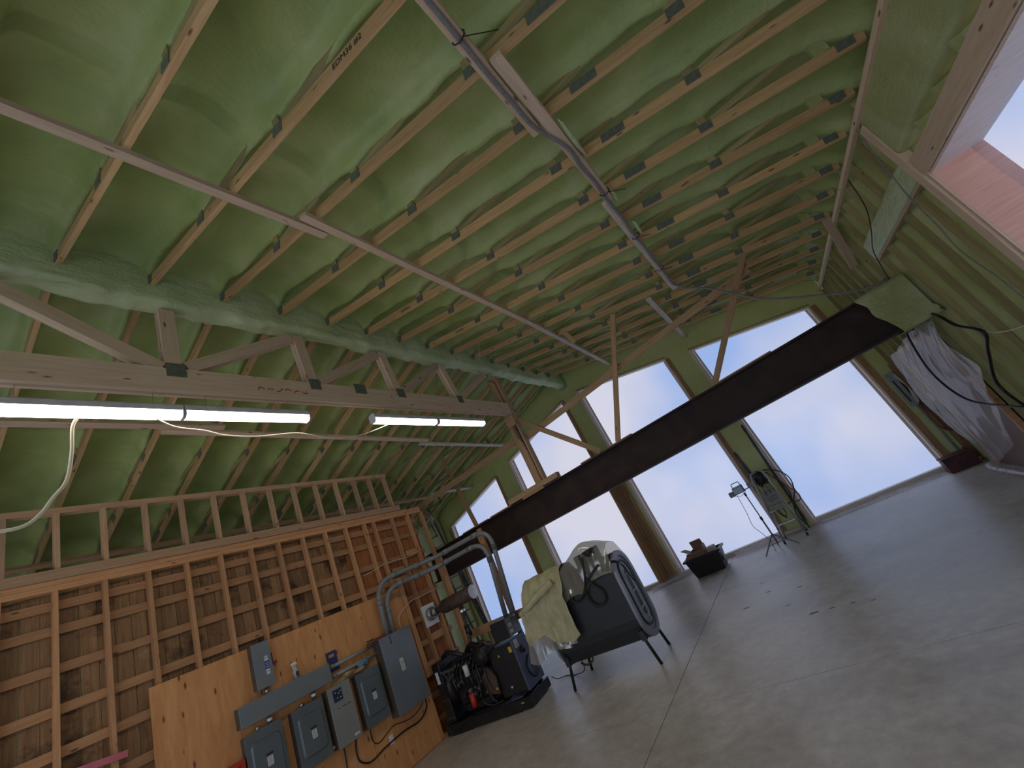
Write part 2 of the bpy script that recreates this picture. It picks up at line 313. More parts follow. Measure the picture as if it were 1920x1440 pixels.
for ci, (x0, x1) in enumerate(cols):
    for z0, up in ((.06, 0), (3.12, 1)):
        wn += 1; w = thing('window_%d' % wn, ((x0 + x1) / 2, yb - .03, z0), kind='structure')
        tz = (lambda x: wtop(x)) if up else (lambda x: 2.72)
        def film(a, b, x0=x0, x1=x1, z0=z0, tz=tz):
            x = x0 + (x1 - x0) * a; z = z0 + (tz(x) - z0) * b
            e = min(a, 1 - a, b, 1 - b)
            return x, yb - .035 + .02 * min(1, e * 8) * N(x * 2.3, z * 1.1, 4) + .006 * N(x * 9, z * 3, 2) * min(1, e * 12), z
        MB().grid(film, 22, 26).build('plastic_film', 'window_film', w, True)
        j = .03
        for (xe) in (x0 + j / 2, x1 - j / 2): MB().box((xe - j / 2, ya + .03, z0), (xe + j / 2, yb - .01, tz(xe) - .002)).build('jamb', 'cream_trim', w)
        board('head', (x0 + j, ya + .11, tz(x0 + j) - .016), (x1 - j, ya + .11, tz(x1 - j) - .016), .03, .16, 'cream_trim', w)
        board('ledge', (x0 + j, ya + .11, z0 + .016), (x1 - j, ya + .11, z0 + .016), .03, .16, 'cream_trim', w)
        # taped edge of the film
        for xe in (x0 + j + .03, x1 - j - .03): MB().box((xe - .025, yb - .052, z0 + .03), (xe + .025, yb - .046, tz(xe) - .035)).build('tape', 'cream_trim', w)
# ================================================================ RIGHT WALL
wr = thing('wall_right', (XW, 4.5, 0), kind='structure')
WS = [5.55 + .45 * k for k in range(-18, 13)]
def rib(y):
    d = min(abs(y - s) for s in WS); return min(1, d / .225)
def rfoam(y0, y1, z0, z1, nu, nv, name='foam_fill'):
    def fn(a, b):
        y = y0 + (y1 - y0) * a; z = z0 + (z1 - z0) * b; t_ = rib(y)
        return XW + .012 + .11 * (t_ * (2 - t_)) ** .8 + .03 * N(y * 3, z * .8, 2) * t_ + .012 * N(y * 9, z * 5) * t_, y, z
    return MB().grid(fn, nu, nv).build(name, 'foam_wall', wr, True)
rfoam(5.1, 10.95, 0, 4.7, 200, 60); rfoam(-2, 5.1, 3.43, 4.7, 200, 18); rfoam(-2, 5.1, 0, .9, 150, 14); rfoam(-2, 1.2, .9, 3.43, 80, 30)
for s in WS:
    if s > 5.3:
        if s < 7.45:
            board('stud', (XW, s, .04), (XW, s, 3.26), .02, .085, 'overspray_wood', wr, up=(0, 1, 0)); board('stud', (XW, s, 3.58), (XW, s, 4.06), .02, .085, 'overspray_wood', wr, up=(0, 1, 0))
        else: board('stud', (XW, s, .04), (XW, s, 4.06), .02, .085, 'overspray_wood', wr, up=(0, 1, 0))
    elif s < 5.0:
        board('cripple_stud', (XW + .02, s, 3.43), (XW + .02, s, 4.06), .038, .085, 'foam_wall', wr, up=(0, 1, 0))
def lump(name, a, b, mat, amp=.03, parent=None, sc=4, nu=60):
    """foam covered timber: a box along y with a lumpy skin"""
    (xa, y0, za), (xb, y1, zb) = a, b
    ring = rrect(xa, za, xb, zb, min(xb - xa, zb - za) * .3, 4); m_ = len(ring); cx, cz = (xa + xb) / 2, (za + zb) / 2
    def fn(p, q):
        y = y0 + (y1 - y0) * p; (x, z) = ring[int(round(q * m_)) % m_]; n_ = 1 + amp / max(.05, (xb - xa)) * (N(y * sc, x * sc * 2, z * sc * 2) + .5 * N(y * sc * 3, x * 9, z * 9))
        return cx + (x - cx) * n_, y, cz + (z - cz) * n_
    mb = MB().grid(fn, nu, m_); k = nu * (m_ + 1)
    mb.f.append(tuple(range(m_))); mb.f.append(tuple(range(k, k + m_)))
    return mb.build(name, mat, parent, True)
lump('foamed_header', (XW - .06, -2, 3.55), (XW + .14, 5.08, 4.12), 'foam_wall', .02, wr, 2.5, 140)
lump('foamed_header', (XW - .05, 5.22, 3.28), (XW + .12, 7.42, 3.58), 'foam_pale', .02, wr, 3, 50)
board('header_edge', (XW - .03, 5.1, 3.265), (XW - .03, 7.45, 3.265), .03, .05, 'brace_wood', wr)
board('king_stud', (XW - .03, 5.12, .02), (XW - .03, 5.12, 4.02), .12, .09, 'girder_wood', wr, up=(0, 1, 0))
board('window_header', (XW - .01, -2, 3.345), (XW - .01, 5.05, 3.345), .19, .1, 'girder_wood', wr)
board('top_plate', (XW - .08, -1, 4.085), (XW - .08, 10.93, 4.085), .05, .05, 'girder_wood', wr)
board('sill_plate', (XW + .01, 5.2, .02), (XW + .01, 10.93, .02), .04, .09, 'stud_wood', wr)
ww = thing('window_9', (2.5, 3.1, .9), kind='structure')
MB().box((XW - .03, 5.03, .9), (XW + .36, 5.055, 3.245)).build('jamb', 'pink_lit_ply', ww); MB().box((XW - .03, 1.2, 3.22), (XW + .36, 5.03, 3.245)).build('head', 'cream_trim', ww)
MB().box((XW - .03, 1.2, .88), (XW + .36, 5.03, .905)).build('ledge', 'pink_lit_ply', ww); MB().box((XW - .03, 1.2, .905), (XW + .36, 1.225, 3.22)).build('jamb', 'pink_lit_ply', ww)
board('casing', (XW - .04, 5.045, .9), (XW - .04, 5.045, 3.25), .028, .02, 'orange_trim' if 'orange_trim' in MATS else 'brace_wood', ww, up=(0, 1, 0))
MB().grid(lambda a, b: (XW + .27 + .012 * N(a * 7, b * 5), 1.225 + 3.805 * a, .905 + 2.315 * b), 20, 16).build('plastic_film', 'window_film', ww, True)
# ================================================================ FAR LEFT WALL (behind the partition)
wl = MB().grid(lambda a, b: (XL + .05 - .08 * abs(math.sin(a * 13 * math.pi / .61)) + .02 * N(a * 40, b * 6), -2 + 13 * a, 4.7 * b), 260, 20).build('wall_far_left', 'foam_wall', None, True); wl['kind'] = 'structure'
# ================================================================ UNSEEN BACK GABLE added to block light from behind, with an invented daylight opening
wb = thing('wall_back_added', (XR, -2.1, 0), kind='structure')
MB().prism([(XL - .2, 3.5), (XW + .25, 3.5), (XW + .25, roof(XW + .25)), (XR, roof(XR)), (XL - .2, roof(XL - .2))], 1, -2.2, -2.0).build('added_gable_panel', 'foam_yellow', wb)
for a_, b_ in ((XL - .2, -9.2), (1.4, XW + .25)): MB().box((a_, -2.2, 0), (b_, -2.0, 3.5)).build('added_side_panel', 'foam_yellow', wb)
# ================================================================ ROOF TRUSSES
PP = [1.29, 2.51, 3.765, 5.01]
for i in range(-1, 15):
    y = Y0 + SP * i
    lab = ('roof truss in the top left corner of the picture, closest to the camera' if i < 0 else 'roof truss over the window gable end, last in the row' if i == 14 else '%s full bare wood roof truss counted away from the camera' % ORD[i])
    tr = thing('roof_truss', (XR, y, ZR), lab, 'roof truss', 'roof trusses under the green foam')
    for sd in (1, -1):
        end = 6.18 if sd > 0 else 6.15
        P = lambda u, h: (XR + sd * u, y, ZR - SL * u + h)
        board('bottom_chord', P(.1, .0445), P(end, .0445), .089, .04, 'truss_wood', tr)
        for n, u in enumerate(PP):
            board('web', P(u, .088), P(u + .015, .34), .075, .036, 'overspray_wood', tr, up=(1, 0, 0))
            v = min(u + 1.05, end - .02); board('diagonal_web', P(u + .05, .095), P(v, .33), .06, .034, 'overspray_wood', tr)
            yp = y - .0235
            a, b_ = P(u - .055, .062), P(u + .055, .062); board('connector_plate', (a[0], yp, a[2]), (b_[0], yp, b_[2]), .085, .006, 'galvanised', tr)
        a, b_ = P(4.22, .046), P(4.43, .046); board('connector_plate', (a[0], yp, a[2]), (b_[0], yp, b_[2]), .08, .006, 'galvanised', tr)
        a, b_ = P(.11, .06), P(.2, .06); board('connector_plate', (a[0], yp, a[2]), (b_[0], yp, b_[2]), .1, .006, 'galvanised', tr)
        if sd > 0:
            a, b_ = P(6.0, .05), P(6.12, .05); board('connector_plate', (a[0], yp, a[2]), (b_[0], yp, b_[2]), .08, .006, 'galvanised', tr)
            board('heel_web', P(5.93, .09), P(5.97, .4), .11, .05, 'foam_wall', tr, up=(1, 0, 0))
    if i in (1, 5, 7):
        cu = bpy.data.curves.new('mark', 'FONT'); cu.body = {1: 'EDM36 #2', 5: 'EDM36', 7: 'EDM36'}[i]; cu.size = .068 if i == 1 else .06; cu.extrude = .0006
        tmp = bpy.data.objects.new('m', cu); C.objects.link(tmp); bpy.context.view_layer.update(); me = bpy.data.meshes.new_from_object(tmp.evaluated_get(bpy.context.evaluated_depsgraph_get())); bpy.data.objects.remove(tmp); me.materials.clear(); me.materials.append(MATS['ink'])
        oo = link('chalk_mark', me, tr); u = {1: 3.14, 5: .9, 7: .8}[i]
        th = math.atan(SL); oo.matrix_basis = Matrix.Translation((XR + u, y - .0225, ZR - SL * u + .015)) @ Matrix.Rotation(th, 4, 'Y') @ Matrix.Rotation(math.pi / 2, 4, 'X')
# ridge beam, foam covered
rb = lump('ridge_beam', (XR - .12, -2, 5.575), (XR + .12, YF, 6.1), 'foam_pale', .05, None, 3, 300)
tag(rb, 'lumpy pale green foam covered ridge beam along the peak of the ceiling', 'beam')
# ================================================================ GIRDER TRUSS UNDER THE RIDGE
gt = thing('girder_truss', (XR, 3.6, 4.53), 'pale wood girder truss hanging below the ridge, red scribble on its chord', 'girder truss')
for k in (-1, 0, 1): board('chord_ply', (XR + .039 * k, -1.5 + .02 * k, 4.665 - .004 * k), (XR + .039 * k, 7.28, 4.665 - .004 * k), .265, .0375, 'girder_wood', gt)
GV = [1.55, 2.97, 4.35, 5.75]; tops = [1.55, 2.93, 4.28, 5.62]
for yb_, yt_ in zip(GV, tops):
    for k in (-1, 1): board('vertical_web', (XR + .028 * k, yb_, 4.8), (XR + .028 * k, yt_, 5.53), .13, .05, 'girder_wood', gt, up=(0, 1, 0))
for (ya_, za_, yb_, zb_) in [(.35, 5.5, 1.46, 4.8), (1.66, 4.83, 2.84, 5.49), (3.07, 4.83, 4.19, 5.49), (4.45, 4.83, 5.53, 5.49), (5.84, 4.83, 7.0, 5.5)]:
    board('diagonal_web', (XR + .0, ya_, za_), (XR + .0, yb_, zb_), .125, .088, 'girder_wood', gt)
for yy, w_ in [(1.56, .16), (2.98, .14), (3.64, .18), (4.37, .15), (5.76, .14)]: board('connector_plate', (XR + .0605, yy - w_ / 2, 4.77), (XR + .0605, yy + w_ / 2, 4.77), .15, .006, 'galvanised', gt)
for q in range(6):
    y0_ = 2.28 + .1 * q; cable('red_scribble', [(XR + .0595, y0_, 4.62 + .02 * (q % 2)), (XR + .0595, y0_ + .03, 4.66 - .02 * (q % 3)), (XR + .0595, y0_ + .07, 4.63 + .012 * q % .03)], .006, 'red_ink', parent=gt, n=4, k=3)
gp = thing('ridge_post', (-4.05, 7.4, 3.0), 'upright laminated wood post standing on the steel beam under the ridge', 'post')
for k in range(4): board('post_ply', (-4.15 + .04 * k, 7.4, 3.06), (-4.15 + .04 * k, 7.4, 5.52 - .05 * k), .14, .039, 'beam_prop_wood', gp, up=(0, 1, 0))
board('side_board', (-3.965, 7.4, 3.06), (-3.965, 7.4, 5.5), .14, .04, 'upper_wood', gp, up=(0, 1, 0)); board('corbel', (-4.05, 7.31, 4.3), (-4.05, 7.31, 4.53), .2, .05, 'beam_prop_wood', gp, up=(1, 0, 0))
for r_ in range(3): MB().box((-4.075 + .03 * r_, 7.326, 4.0 - .06 * r_), (-4.06 + .03 * r_, 7.3285, 4.42 - .05 * r_)).build('stamp', 'ink', gp)
for q in range(14): MB().box((-4.02, 7.326, 3.75 + .045 * q), (-3.99, 7.3285, 3.775 + .045 * q)).build('stamp', 'ink', gp)
# ================================================================ STEEL BEAM
BY0, BY1, BZ0, BZ1 = 7.3, 7.6, 2.30, 2.93
sb = thing('steel_beam', (-2.7, 7.45, BZ0), 'dark rusty steel I-beam spanning the hall below the ridge', 'steel beam')
MB().box((-7.62, 7.425, BZ0 + .03), (2.2, 7.475, BZ1 - .03)).build('beam_web', 'steel_rust', sb)
MB().box((-7.62, BY0, BZ1 - .03), (2.2, BY1, BZ1)).build('top_flange', 'steel_rust', sb); MB().box((-7.62, BY0, BZ0), (2.2, BY1, BZ0 + .03)).build('bottom_flange', 'steel_rust', sb)
def wrap(a, b):
    ring = [(BY0 - .03, BZ0 - .02), (BY0 - .03, BZ1 + .02), (BY1 + .03, BZ1 + .02), (BY1 + .03, BZ0 - .02)]
    q = b * 4; i = int(q) % 4; t_ = q - int(q); y = ring[i][0] + (ring[(i + 1) % 4][0] - ring[i][0]) * t_; z = ring[i][1] + (ring[(i + 1) % 4][1] - ring[i][1]) * t_
    x = 1.76 + .12 * N(z * 4, y * 4, 1) - .25 * (z - 2.6) + (2.26 - 1.76) * a if a < .99 else 2.26
    return x, y + .012 * N(x * 7, z * 7), z + .008 * N(x * 8, y * 7, 3)
MB().grid(wrap, 14, 48).build('foam_collar', 'foam_wall', sb, True)
for (x0, x1, z0, h) in [(-6.35, -5.6, BZ1, .02), (-5.5, -4.9, BZ1, .025), (-3.1, -2.85, BZ1, .025), (-2.5, -2.0, BZ1, .025), (-.6, .5, BZ1, .025)]:
    o = MB().box((x0, 7.31, z0), (x1, 7.59, z0 + h)).build('packing_board', 'post_wood'); tag(o, {-6.35: 'thin packing board on the beam near its left end', -5.5: 'thin packing board on the beam left of the ridge post block', -3.1: 'small packing board under the foot of the slanting brace', -2.5: 'packing board under the foot of the left leaning strut', -.6: 'long packing board under the foot of the right leaning strut'}[x0], 'board', 'packing boards on the steel beam')
o = board('bearing_block', (-4.92, 7.36, 3.0), (-3.64, 7.36, 3.0), .1, .14, 'beam_prop_wood'); tag(o, 'long wood bearing block between the ridge post and the steel beam', 'wood block')
o = board('bearing_block', (-4.55, 7.28, 2.93), (-4.0, 7.28, 2.93), .06, .04, 'beam_prop_wood'); tag(o, 'short wood block nailed under the long bearing block, against the beam', 'wood block')
# braces over the beam
def bthing(name, p, q, w, t_, mat, lab, cat='board', up=(0, 0, 1), group=None):
    o = board(name, p, q, w, t_, mat, None, up); return tag(o, lab, cat, group)
bthing('tie_board', (-7.75, 7.42, 4.03), (-4.13, 7.42, 4.05), .13, .04, 'beam_prop_wood', 'level tie board running from the partition corner to the ridge post')
bthing('tie_board', (-4.3, 7.5, 3.98), (1.0, 7.5, 4.27), .12, .04, 'beam_prop_wood', 'long tie board rising right from the ridge post across the windows')
bthing('strut', (-2.28, 7.36, 2.95), (-1.14, 7.36, 5.0), .09, .04, 'beam_prop_wood', 'middle leaning strut from the steel beam to the roof, crossing the tie board', 'strut', (1, 0, 0))
bthing('strut', (-.41, 7.36, 2.95), (1.07, 7.32, 4.47), .09, .04, 'beam_prop_wood', 'right hand leaning strut from the steel beam up to the roof', 'strut', (1, 0, 0))
bthing('strut', (-5.95, 7.36, 2.95), (-6.85, 8.2, 4.98), .09, .04, 'beam_prop_wood', 'leaning strut at the left end of the steel beam near the ladder', 'strut', (1, 0, 0))
bthing('brace', (-3.95, 7.44, 4.38), (-2.68, 7.44, 2.97), .1, .04, 'beam_prop_wood', 'slanting brace from the ridge post down right to the beam', 'brace')
# bracing boards under the trusses
G_ = 'bracing boards nailed under the roof trusses'
def brace(x0, y0, x1, y1, lab, mat='brace_wood', w=.09, t_=.04):
    z0, z1 = chz(x0) - .021, chz(x1) - .021; n_ = Vector((SL * (1 if x0 > XR else -1), 0, 1))
    return bthing('bracing_board', (x0, y0, z0), (x1, y1, z1), t_, w, mat, lab, up=n_, group=G_)
brace(-2.3, -.5, -2.2, 2.25, 'pinkish bracing board entering from the left edge under the right slope')
brace(-2.09, 1.95, -2.2, 6.05, 'long pale bracing board lapped beside the one from the left edge'); brace(-2.2, 6.06, -2.47, 10.9, 'white stained end of the pale bracing line reaching the gable', 'white_stained_wood')
brace(-.14, -.6, -.13, 2.8, 'bracing board at the top of the picture carrying the grey cable')
brace(-.03, 2.05, .0, 4.14, 'knotty bracing board lapped beside the cable board'); brace(-.05, 4.15, -.03, 7.45, 'white stained bracing board wrapped with cable, ending over the beam', 'white_stained_wood')
brace(-.48, 7.4, -.52, 10.9, 'white stained bracing board above the steel beam reaching the gable', 'white_stained_wood')
brace(-5.78, -1, -5.84, 2.8, 'bracing board behind the long strip light, left slope'); brace(-5.92, 2.1, -6.2, 7.2, 'bracing board on the left slope behind the drooping lamp cord')
brace(-6.3, 7.0, -6.5, 10.9, 'white stained bracing board left of the ridge post', 'white_stained_wood'); brace(-8.44, -1, -8.5, 9.5, 'bracing board seen through the open upper studs of the partition', 'upper_wood'); brace(-8.36, 9.0, -8.38, 10.9, 'white stained bracing board end above the leaning ladder', 'white_stained_wood')
bthing('hanging_stub', (-2.1, 7.33, 5.3), (-2.02, 7.33, 5.0), .09, .04, 'truss_wood', 'short wood stub hanging from a roof truss between the bracing boards', 'board', (1, 0, 0))
bthing('hanging_stub', (2.12, 7.3, 4.17), (2.15, 8.0, 3.5), .1, .04, 'brace_wood', 'short slanting board at the top of the foamed right wall', 'board', (1, 0, 0))
# ================================================================ STRIP LIGHTS
for n, (y0, lab) in enumerate([(.36, 'strip light unit at the left edge of the picture, first of the lit row'), (1.585, 'second lit strip light unit from the left edge, ending in mid air'), (3.72, 'third lit strip light unit, near end of the right pair'), (4.985, 'fourth lit strip light unit, nearest the ridge post')]):
    L = 1.215; t = thing('strip_light', (XR, y0 + L / 2, 4.27), lab, 'strip light', 'strip lights hung below the girder')
    MB().prism([(XR - .062, 4.322), (XR + .062, 4.322), (XR + .058, 4.375), (XR + .04, 4.395), (XR - .04, 4.395), (XR - .058, 4.375)], 1, y0, y0 + L).build('housing', 'lamp_housing', t)
    MB().prism([(XR - .055, 4.321), (XR - .05, 4.285), (XR - .03, 4.265), (XR + .03, 4.265), (XR + .05, 4.285), (XR + .055, 4.321)], 1, y0 + .012, y0 + L - .012).build('diffuser', 'tube_light', t)
    for ye in (y0, y0 + L - .01): MB().prism([(XR - .06, 4.3215), (XR - .055, 4.28), (XR - .03, 4.26), (XR + .03, 4.26), (XR + .055, 4.28), (XR + .06, 4.3215)], 1, ye, ye + .01).build('end_cap', 'lamp_housing', t)
    for yy in (y0 + .2, y0 + L - .2): MB().cyl((XR, yy, 4.385), (XR, yy, 4.53), .003, 5).build('hanger', 'silver', t)
cable('power_cord', [(-3.98, .9, 4.27), (-3.98, .86, 4.17), (-3.98, .85, 3.94), (-3.98, .82, 3.72), (-3.98, .75, 3.59), (-3.98, .69, 3.48), (-3.98, .61, 3.41), (-3.98, .45, 3.4), (-3.98, .2, 3.45)], .012, 'cream_cord', 'thick cream lamp cord hanging in a curve at the left edge', 'cord')
cable('power_cord', [(-3.98, 1.37, 4.27), (-4.05, 1.54, 4.22), (-4.05, 1.77, 4.18), (-4.05, 1.93, 4.13), (-4.05, 2.22, 4.11), (-4.05, 2.69, 4.15), (-4.05, 3.07, 4.08), (-4.05, 3.55, 4.13), (-4.05, 4.17, 4.34), (-4.04, 4.73, 4.56)], .007, 'cream_cord', 'thin cream lamp cord drooping between the strip lights', 'cord')
cable('thin_wire', [(-3.8, 6.55, 5.75), (-3.5, 6.3, 5.5), (-3.2, 6.0, 5.6)], .004, 'cream_cord', 'thin white wire hanging near the ridge', 'wire')
# ================================================================ PARTITION (open studs, old siding, open upper frame)
wp = thing('wall_left', (XP, 3.4, 0), kind='structure')
LS = [1.31 - .41 * 2 + .408 * k for k in range(-5, 13)] + [5.6, 6.06, 6.48, 6.88]
for y in LS: board('stud', (XP - .04, y, .05), (XP - .04, y, 3.755), .04, .085, 'stud_wood', wp, up=(0, 1, 0))
board('top_plate', (XP - .04, -1.6, 3.785), (XP - .04, 6.85, 3.785), .06, .1, 'stud_wood', wp); board('top_plate', (XP - .04, -1.6, 3.845), (XP - .04, 6.85, 3.845), .055, .1, 'stud_wood', wp)
board('sole_plate', (XP - .02, -1.6, 3.93), (XP - .02, 6.3, 3.93), .11, .13, 'upper_wood', wp); board('floor_plate', (XP - .04, -1.6, .025), (XP - .04, 6.95, .025), .05, .09, 'stud_wood', wp)
US = [.91 + .41 * k for k in range(-5, 12)] + [5.42 + .37, 6.17]
for y in US: board('upper_stud', (XP - .02, y, 3.985), (XP - .02, y, 4.655), .045, .09, 'upper_wood', wp, up=(0, 1, 0))
board('upper_plate', (XP - .02, -1.6, 4.69), (XP - .02, 6.22, 4.69), .07, .09, 'upper_wood', wp)
for bz in [3.62, 3.36, 2.97, 2.58, 2.2, 1.8, 1.4, 1.0, .6, .25]: board('batten', (XP - .105, -1.6, bz), (XP - .105, 6.7, bz), .095, .035, 'batten_wood', wp)
y = -1.6; k = 0
while y < 6.66:
    w_ = .148; board('siding_plank', (XP - .14 - .004 * (k % 3), y + w_ / 2, .03), (XP - .14 - .004 * (k % 3), y + w_ / 2, 3.76), w_ - .006, .02, 'plank_wood' if y < 4.9 else 'plank_orange', wp, up=(0, 1, 0)); y += w_; k += 1
for (y0, z0, w_, h) in [(5.75, 1.0, .3, .2), (6.12, 1.42, .33, .12), (5.7, 2.75, .3, .1), (6.15, 3.0, .3, .1)]: board('blocking', (XP - .06, y0, z0), (XP - .06, y0 + w_, z0), h, .04, 'stud_wood', wp)
for k in range(3): board('plywood_panel', (XP + .018, 2.015 + 1.215 * k + .606, .01), (XP + .018, 2.015 + 1.215 * k + .606, 2.44), 1.211, .018, 'plywood', wp, up=(0, 1, 0))
board('edge_board', (XP + .02, 5.72, .9), (XP + .02, 5.72, 2.6), .1, .03, 'stud_wood', wp, up=(0, 1, 0))
# ================================================================ ELECTRICAL EQUIPMENT ON THE PLYWOOD
PX = XP + .028                                    # face of the plywood
def fr(y, z, depth):                              # outline taken on the plane x = -6.8, moved to the box front
    s = (PX + depth) / -6.8; return y * s, 1.83 + (z - 1.83) * s
def ebox(name, y0, z0, y1, z1, depth, mat, lab, cat, lid=.012):
    a = fr(y0, z0, depth); b = fr(y1, z1, depth)
    t = thing(name, (PX, (a[0] + b[0]) / 2, a[1]), lab, cat)
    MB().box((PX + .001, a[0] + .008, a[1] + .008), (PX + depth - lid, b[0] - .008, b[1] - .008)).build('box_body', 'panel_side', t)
    MB().box((PX + depth - lid, a[0], a[1]), (PX + depth, b[0], b[1])).build('front_cover', mat, t, bevel=.004)
    return t, a, b, PX + depth
def label(t, X, y0, z0, y1, z1, mat='label_white', name='paper_label', th=.002): return MB().box((X, y0, z0), (X + th, y1, z1)).build(name, mat, t)
def ptext(t, X, y, z, s, body, size, mat, name='printed_text'):
    cu = bpy.data.curves.new(name, 'FONT'); cu.body = body; cu.size = size; cu.align_x = 'CENTER'; cu.align_y = 'CENTER'
    tmp = bpy.data.objects.new(name, cu); C.objects.link(tmp); bpy.context.view_layer.update()
    me = bpy.data.meshes.new_from_object(tmp.evaluated_get(bpy.context.evaluated_depsgraph_get())); bpy.data.objects.remove(tmp)
    me.materials.clear(); me.materials.append(MATS[mat])
    M = Matrix(((0, 0, 1, X), (1, 0, 0, y), (0, 1, 0, z), (0, 0, 0, 1)))
    return link(name, me, t, M)
# disconnect switch
t, a, b, X = ebox('disconnect_switch', 3.08, 1.905, 3.31, 2.455, .13, 'panel_grey', 'grey disconnect switch box with blue and white label above the long wireway', 'switch box')
yc = (a[0] + b[0]) / 2 + .045
label(t, X, yc - .022, 2.2, yc + .022, 2.26); label(t, X, yc - .026, 2.1, yc + .026, 2.2, 'blue_label'); label(t, X, yc - .022, 2.04, yc + .022, 2.1)
ptext(t, X + .0025, yc, 2.235, 1, 'ON', .026, 'ink'); ptext(t, X + .0025, yc, 2.07, 1, 'OFF', .024, 'ink')
for k in range(3): label(t, X + .002, yc - .018, 2.12 + .024 * k, yc + .018, 2.126 + .024 * k, name='print_line')
h = MB().box((X - .06, b[1] * 0 + b[0], 2.15), (X - .03, b[0] + .03, 2.27)).build('handle', 'black', t, bevel=.006); MB().box((X - .055, b[0] + .008, 2.12), (X - .03, b[0] + .075, 2.16)).build('handle_grip', 'tool_red', h)
MB().cyl((PX + .06, a[0] + .13, a[1] - .1), (PX + .06, a[0] + .13, a[1] + .01), .02, 12).build('nipple', 'silver', t, True)
# wireway
t, a, b, X = ebox('wireway', 2.83, 1.59, 4.06, 1.83, .14, 'panel_grey', 'long flat grey wireway trough above the breaker panels', 'wireway')
for yy in (3.13, 3.72):
    n_ = MB().cyl((PX + .07, yy, a[1] - .1), (PX + .07, yy, a[1] + .01), .022, 12).build('nipple', 'silver', t, True); MB().cyl((PX + .07, yy, a[1] - .06), (PX + .07, yy, a[1] - .03), .03, 8).build('lock_nut', 'white_plastic', n_)
WAYTOP = b[1]
# breaker panels
for (y0, z0, y1, z1, lab) in [(2.84, .80, 3.29, 1.50, 'grey breaker panel at the bottom left of the group, beside the red frame'), (3.42, .79, 3.85, 1.485, 'grey breaker panel in the middle, under the right end of the wireway'), (4.40, .77, 4.83, 1.50, 'grey breaker panel with gloves lying on top, beside the tall transfer switch')]:
    t, a, b, X = ebox('breaker_panel', y0, z0, y1, z1, .12, 'panel_dark', lab, 'breaker panel'); t['group'] = 'breaker panels'
    w_, h_ = b[0] - a[0], b[1] - a[1]
    def ring(off, z): return rrect(a[0] + w_ * .12 + off, a[1] + h_ * .17 + off, a[0] + w_ * .90 - off, a[1] + h_ * .85 - off, .05, 4)
    r0, r1 = ring(0, 0), ring(.014, 0); n_ = len(r0)
    dr = MB(); dr.add([(X, u, v) for u, v in r0] + [(X + .022, u, v) for u, v in r1], [(i, (i + 1) % n_, n_ + (i + 1) % n_, n_ + i) for i in range(n_)] + [tuple(range(n_, 2 * n_))])
    d_ = dr.build('raised_door', 'panel_dark', t)
    yc, zc = (a[0] + b[0]) / 2 + .01, a[1] + h_ * .5
    label(d_, X + .022, yc - .033, zc - .06, yc + .033, zc + .035); label(d_, X + .022, yc - .04, zc + .045, yc + .045, zc + .07, 'ink', 'maker_mark')
    for k in range(5): label(d_, X + .024, yc - .025, zc - .045 + .016 * k, yc + .02, zc - .041 + .016 * k, 'ink', 'print_line', .0005)
    MB().box((PX + .03, b[0] - .004, zc), (PX + .09, b[0] + .02, zc + .25)).build('side_latch', 'black', t, bevel=.008)
    MB().cyl((PX + .06, yc - .05, b[1] - .01), (PX + .06, yc - .05, b[1] + .04), .02, 10).build('nipple', 'silver', t, True)
# meter box
t, a, b, X = ebox('meter_box', 3.936, .773, 4.30, 1.515, .15, 'meter_grey', 'light grey meter box with a dark square display sticker', 'meter box')
label(t, X, a[0] + .07, b[1] - .2, a[0] + .21, b[1] - .05, 'navy_label', 'display_sticker')
for (u, v) in ((.10, -.08), (.15, -.1), (.12, -.15), (.17, -.155), (.18, -.08)): label(t, X + .002, a[0] + u, b[1] + v - .012, a[0] + u + .016, b[1] + v, name='white_mark')
for k, w_ in enumerate((.03, .06, .05)): label(t, X, a[0] + .10 + .075 * k, b[1] - .29, a[0] + .10 + .075 * k + w_, b[1] - .28, 'ink', 'print_line', .001)
label(t, X, b[0] - .11, a[1] + .04, b[0] - .03, a[1] + .065); MB().cyl((PX + .06, a[0] - .05, a[1] + .06), (PX + .06, a[0] + .01, a[1] + .06), .022, 10).build('nipple', 'silver', t, True)
# transfer switch
t, a, b, X = ebox('transfer_switch', 4.96, .66, 5.62, 1.80, .2, 'panel_glossy', 'tall glossy grey transfer switch cabinet next to the generator', 'cabinet')
yc = (a[0] + b[0]) / 2 - .02; label(t, X, yc - .04, 1.22, yc + .035, 1.40)
for k in range(6): label(t, X + .002, yc - .028, 1.24 + .022 * k, yc + .02, 1.246 + .022 * k, 'ink', 'print_line', .0005)
MB().box((X - .08, b[0], 1.35), (X - .04, b[0] + .03, 1.5)).build('handle', 'black', t, bevel=.006); label(t, X, yc - .1, 1.66, yc - .085, 1.78, 'ink', 'scratch')
TSTOP = b[1]
# two short conduits
for zz, lab in ((1.762, 'upper short grey conduit between wireway and transfer switch'), (1.637, 'lower short grey conduit between wireway and transfer switch')):
    t = thing('conduit', (PX + .06, 4.45, zz), lab, 'conduit', 'short conduits into the transfer switch')
    MB().cyl((PX + .06, 4.045, zz), (PX + .06, 4.875, zz), .024, 14).build('pipe', 'conduit_light', t, True)
    for yy in (4.06, 4.84): MB().cyl((PX + .06, yy, zz), (PX + .06, yy + .03, zz), .032, 12).build('coupling', 'conduit_light', t, True)
